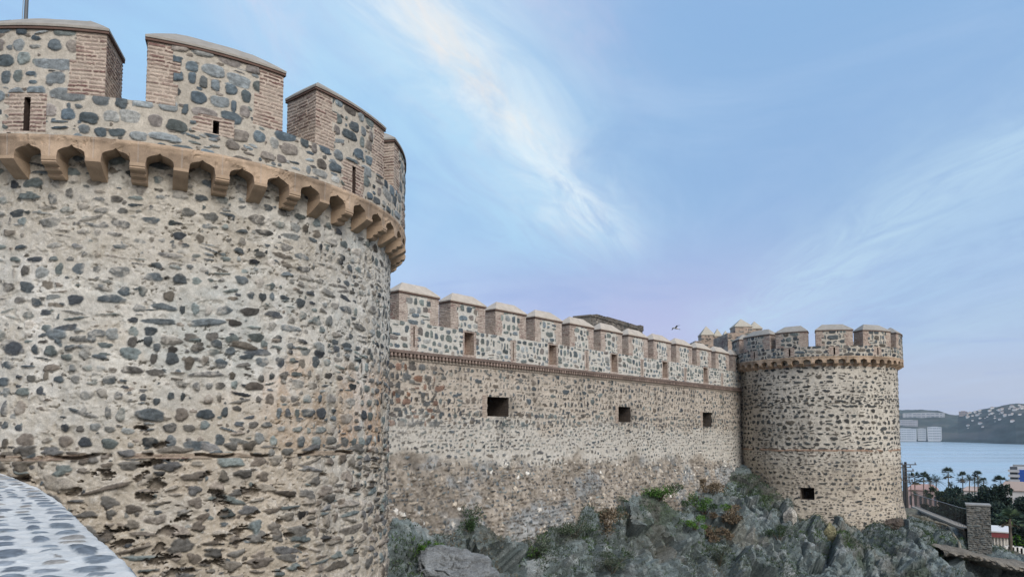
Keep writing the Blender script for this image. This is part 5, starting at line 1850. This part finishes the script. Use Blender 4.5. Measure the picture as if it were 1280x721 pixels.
# low white building with red fascia and columns
PB = empty('garden_pavilion', 'low white pavilion with a red fascia beside the stone pillar', 'pavilion', None)
d0 = 60.0
a0, a1, b0, b1 = at(1238, 690, d0), at(1261, 690, d0), at(1238, 664, d0), at(1238, 670, d0)
w_, h1, h2 = float(a1[0] - a0[0]), float(b1[2] - a0[2]), float(b0[2] - a0[2])
PB.location = (float(a0[0]), d0, float(a0[2]))
PB.rotation_euler = (0, 0, rad(-33))
w_ *= 0.84
mb = MB()
mb.box((w_ / 2, 2.1, h1 / 2 - 0.5), (w_ - 0.1, 4, h1 + 1.0), (0.66, 0.64, 0.60))
mb.build('wall', M_PLAIN, PB)
for k in range(6):
    mb = MB()
    mb.tube([(0.08 + k * (w_ - 0.16) / 5, -0.1, -0.6), (0.08 + k * (w_ - 0.16) / 5, -0.1, h1)], 0.05, 8, (0.62, 0.58, 0.52))
    mb.build('column', M_PLAIN, PB)
mb = MB()
mb.box((w_ / 2, 1.95, (h1 + h2) / 2 - 0.02), (w_ + 0.16, 4.4, (h2 - h1) * 0.95), (0.24, 0.065, 0.065))
mb.build('fascia', M_PLAIN, PB)
mb = MB()
mb.box((w_ / 2, 1.95, h2 + 0.05), (w_ + 0.22, 4.5, 0.10), (0.66, 0.64, 0.62))
mb.build('roof', M_PLAIN, PB)
# white garden wall right of the pavilion
p0, p1 = at(1258, 682, 59), at(1320, 690, 59)
GW = MB()
for k in range(13):
    q = p0 * (1 - k / 12) + p1 * k / 12
    GW.box((q[0], q[1], q[2] - 0.75), (0.50, 0.16, 1.5 + 0.14 * (k % 2)), (0.64, 0.63, 0.61))
tag(GW.build('garden_wall', M_PLAIN), 'white crenellated garden wall running right from the pavilion', 'garden wall')


# dark trees and hedges below the castle
def tree(label, px_, py_c, dist, w, h, seed, cols, grp=None, n=5200, leaf=0.34, trunk=True, name='tree', cat='tree'):
    rng_ = np.random.default_rng(seed)
    c = at(px_, py_c, dist)
    T_ = empty(name, label, cat, grp, (float(c[0]), float(c[1]), float(c[2]) - h * 0.5))
    mb = MB()
    m = 16
    cen = rng_.normal(size=(m, 3)) * np.array([w * 0.30, w * 0.22, h * 0.24]) + np.array([0, 0, h * 0.52])
    leaf_cloud(mb, rng_, cen, rng_.uniform(0.16, 0.30, m) * min(w, h), n, leaf, cols, 0.2, 1.8, 0.85)
    mb.build('crown', M_LEAF, T_)
    mb = MB()
    zb_ = -3.0
    mb.tube([(0, 0, zb_), (0.1, 0, h * 0.25), (0, 0.1, h * 0.6)], [0.035 * h + 0.05, 0.03 * h, 0.015 * h], 7, (0.07, 0.055, 0.045))
    for k in range(5):
        e = cen[k]
        mb.tube([(0.05, 0, h * 0.2), (e[0] * 0.5, e[1] * 0.5, h * 0.3 + e[2] * 0.2), tuple(e)], [0.02 * h, 0.013 * h, 0.004 * h], 5, (0.07, 0.055, 0.045))
    mb.build('trunk', M_LEAF, T_)
    return T_


DK = [(0.018, 0.034, 0.026), (0.024, 0.042, 0.030), (0.014, 0.026, 0.022)]
OL = [(0.055, 0.060, 0.035), (0.045, 0.052, 0.032), (0.035, 0.042, 0.028)]
TG = 'dark trees below the castle rock'
for i, (lb, px_, py_, d_, w_, h_, cl_, n_) in enumerate([
    ('dark bush rising just left behind the stone pillar', 1204, 646, 82, 5.2, 3.2, DK, 4200),
    ('olive brown bush on the slope behind the fence', 1190, 633, 105, 8.5, 2.2, OL, 4200),
    ('dark low hedge seen through the fence pickets', 1176, 646, 92, 6.5, 2.6, DK + OL[:1], 4200),
    ('dark evergreen directly above the stone pillar', 1224, 638, 92, 4.2, 3.8, DK, 4600),
    ('tall dark conical cypress right of the stone pillar', 1240, 634, 78, 2.6, 4.6, DK, 4600),
    ('broad dark evergreen behind the young fan palm', 1262, 646, 72, 5.0, 3.6, DK, 6000),
    ('dark evergreen at the right edge beyond the broad one', 1284, 640, 80, 5.5, 4.2, DK, 6000),
    ('dark shrub filling the gap above the pavilion roof', 1248, 660, 66, 3.4, 2.0, DK, 4200),
    ('dark shrub under the evergreens behind the garden wall', 1276, 664, 64, 3.2, 2.8, DK + FRESH[:1], 4200),
    ('mid green bush left of the short dark palm', 1179, 620, 215, 6.0, 3.6, [(0.035, 0.055, 0.03), (0.05, 0.07, 0.035)], 3600),
    ('rounded dark bush under the slender fan palm pair', 1201, 624, 210, 7.0, 3.4, DK, 3600),
    ('dark tree crown left of the terracotta roof', 1243, 620, 190, 4.0, 4.6, DK, 3600),
    ('dark thicket behind the trees right of the pillar', 1232, 648, 100, 7.0, 5.0, DK, 4200),
    ('dark thicket hiding the garden below the terracotta roof', 1270, 646, 110, 9.0, 5.0, DK, 4600),
]):
    tree(lb, px_, py_, d_, w_, h_, 820 + i, cl_, TG, n_, 0.30 if d_ < 120 else 0.5)

# ------------------------------------------------------------------ stone pillar, path wall, ledge and fence
PL = empty('stone_pillar', 'square rubble pillar with a pale capstone at the end of the fence', 'pillar')
d0 = 40.0
a0, a1, b0 = at(1210.5, 689, d0), at(1239.5, 689, d0), at(1210.5, 631.5, d0)
pm = frame_map((float(a0[0]), float(a0[1])), rad(-30))
pw, pz0, pz1 = float(a1[0] - a0[0]) * 0.86, float(a0[2]) - 0.8, float(b0[2])
mb = MB()
pp = plain_rubble([(0.10, 0.115, 0.115), (0.13, 0.14, 0.135), (0.08, 0.09, 0.09), (0.16, 0.165, 0.155), (0.11, 0.105, 0.09)], (0.17, 0.165, 0.15), 0.10, 0.24, 0.95, 91, 0.02)
slab(mb, pm, lines(0, pw, 0.03), lines(pz0, pz1, 0.03), 0, -pw, pp, (0.16, 0.16, 0.15), 'LRT')
mb.build('wall', M_STONE_FAR, PL)
mb = MB()
cz = pm(pw / 2, pz1 + 0.045, -pw / 2)
mb.box(tuple(cz), (pw + 0.08, pw + 0.08, 0.07), (0.28, 0.28, 0.27), rad(-30))
mb.build('capstone', M_COPE, PL)

# low retaining wall beneath the fence, with pale kerb
fpts = np.array([at(1143, 632.5, 62), at(1160, 640, 54), at(1180, 648, 47.5), at(1198, 655.5, 43), at(1211, 660, 40.6)])
kp = spline(fpts, 16)
RW = empty('retaining_wall', 'low stone wall with a pale kerb carrying the fence', 'low wall')
mb = MB()
tg_ = np.gradient(kp[:, :2], axis=0)
tg_ /= np.linalg.norm(tg_, axis=1)[:, None]
nn_ = np.stack([tg_[:, 1], -tg_[:, 0]], -1)
sgn_ = -1 if (nn_[10] @ kp[10, :2]) > 0 else 1
nn_ = nn_ * sgn_
kz = np.linspace(0, 1, 40)
L_ = np.concatenate([[0], np.cumsum(np.linalg.norm(np.diff(kp, axis=0), axis=1))])
lu2 = lines(0, L_[-1], 0.05)
kx, ky, kzv = (np.interp(lu2, L_, kp[:, i]) for i in range(3))
nx2, ny2 = np.interp(lu2, L_, nn_[:, 0]), np.interp(lu2, L_, nn_[:, 1])
vv2 = lines(-1.8, 0, 0.05)
H, Cc = plain_rubble([(0.10, 0.105, 0.10), (0.14, 0.13, 0.11), (0.08, 0.08, 0.075)], (0.17, 0.15, 0.125), 0.14, 0.24, 0.85, 93)(lu2, vv2)
G = np.stack([kx[None] + nx2[None] * (H + 0.15), ky[None] + ny2[None] * (H + 0.15), kzv[None] + vv2[:, None] - 0.1], -1)
mb.grid(G, Cc)
mb.build('wall', M_STONE_FAR, RW)
mb = MB()
for w0, w1, z0, z1 in ((0.22, 0.22, -0.12, 0.0), (0.22, -0.25, 0.0, 0.0), (-0.25, -0.25, 0.0, -0.9)):
    mb.grid(np.stack([np.stack([kx + nx2 * w0, ky + ny2 * w0, kzv + z0], -1), np.stack([kx + nx2 * w1, ky + ny2 * w1, kzv + z1], -1)]), (0.32, 0.29, 0.25))
mb.build('kerb', M_COPE, RW)

FN = empty('metal_fence', 'dark picket fence running down to the stone pillar', 'fence')
top_h = 1.05
mb = MB()
mb.tube(kp + np.array([0, 0, top_h]), 0.022, 6, (0.20, 0.20, 0.20))
mb.build('rail', M_METAL, FN)
mb = MB()
mb.tube(kp + np.array([0, 0, 0.12]), 0.015, 6, (0.05, 0.05, 0.05))
mb.build('rail', M_METAL, FN)
picks = np.arange(0.1, L_[-1], 0.42)
pk = MB()
pk.tube([(0, 0, 0), (0, 0, top_h)], 0.011, 5, (0.035, 0.035, 0.037))
first = pk.build('picket', M_METAL, FN)
picks = picks[-100:]
for k, s in enumerate(picks):
    o = first if k == 0 else first.copy()
    if k:
        COL.objects.link(o)
        o.parent = FN
    o.location = (float(np.interp(s, L_, kp[:, 0])), float(np.interp(s, L_, kp[:, 1])), float(np.interp(s, L_, kp[:, 2])))

# overhanging stone ledge under the pillar
lp = spline([at(1176, 688, 37.6), at(1195, 690.5, 37.2), at(1215, 694, 37.0), at(1240, 700, 36.6), at(1265, 707, 36.2), at(1330, 716, 36.0)], 16)
Ls = np.concatenate([[0], np.cumsum(np.linalg.norm(np.diff(lp, axis=0), axis=1))])
lq = lines(0, Ls[-1], 0.04)
lx, ly, lz = (np.interp(lq, Ls, lp[:, i]) for i in range(3))
ang_ = np.linspace(0, 2 * pi, 28)
ed = fbm(lq * 1.4, lq * 0, None, 4, 951)
rows = []
for a_ in ang_:
    wv = cos(a_) * 1.6 + 1.4
    hv = sin(a_) * (0.20 + 0.10 * ed) - 0.12 * (cos(a_) > 0.3)
    jit = (fbm(lq * 3.5, lq * 0 + a_ * 2.5, None, 5, 952, 0.62) - 0.5) * 0.55
    rows.append(np.stack([lx + 0.15 * wv * 0 + jit * 0.3, ly + wv - 0.45 * (ed - 0.5) + jit, lz - 0.06 + hv + jit * 0.3], -1))
G = np.stack(rows)
mb = MB()
mb.grid(G, np.array([0.20, 0.18, 0.15]) * (0.5 + 1.0 * fbm(G[..., 0] * 4, G[..., 1] * 4, G[..., 2] * 4, 4, 953))[..., None])
tag(mb.build('rock_ledge', M_ROCK), kind='structure')
# curved pale kerb of the footpath beside the pillar
kc = spline([rock_at(*q_) for q_ in ((1172, 647), (1186, 656), (1195, 668), (1199, 679), (1203, 688))], 14)
mb = MB()
mb.tube(kc + np.array([0, 0, 0.0]), 0.075, 8, (0.22, 0.20, 0.16))
tag(mb.build('path_kerb', M_COPE), 'curved pale kerb of the footpath left of the stone pillar', 'kerb')

# ------------------------------------------------------------------ sea air
hz = MB()
lo, hi = np.array([-2600.0, -2600.0, -36.0]), np.array([3900.0, 4200.0, 150.0])
hz.box((lo + hi) / 2, hi - lo, (1, 1, 1))
m_hz = bpy.data.materials.new('sea_air')
m_hz.use_nodes = True
t = NT(m_hz.node_tree)
t.n.clear()
pv = t.node('ShaderNodeVolumePrincipled')
pv.inputs['Color'].default_value = (0.72, 0.86, 1.0, 1)
pv.inputs['Density'].default_value = 0.00009
pv.inputs['Anisotropy'].default_value = 0.2
om = t.node('ShaderNodeOutputMaterial')
t.l.new(pv.outputs[0], om.inputs['Volume'])
try:
    m_hz.cycles.homogeneous_volume = True
except Exception:
    pass
tag(hz.build('haze', m_hz), kind='stuff', label='thin bluish sea air over the bay')
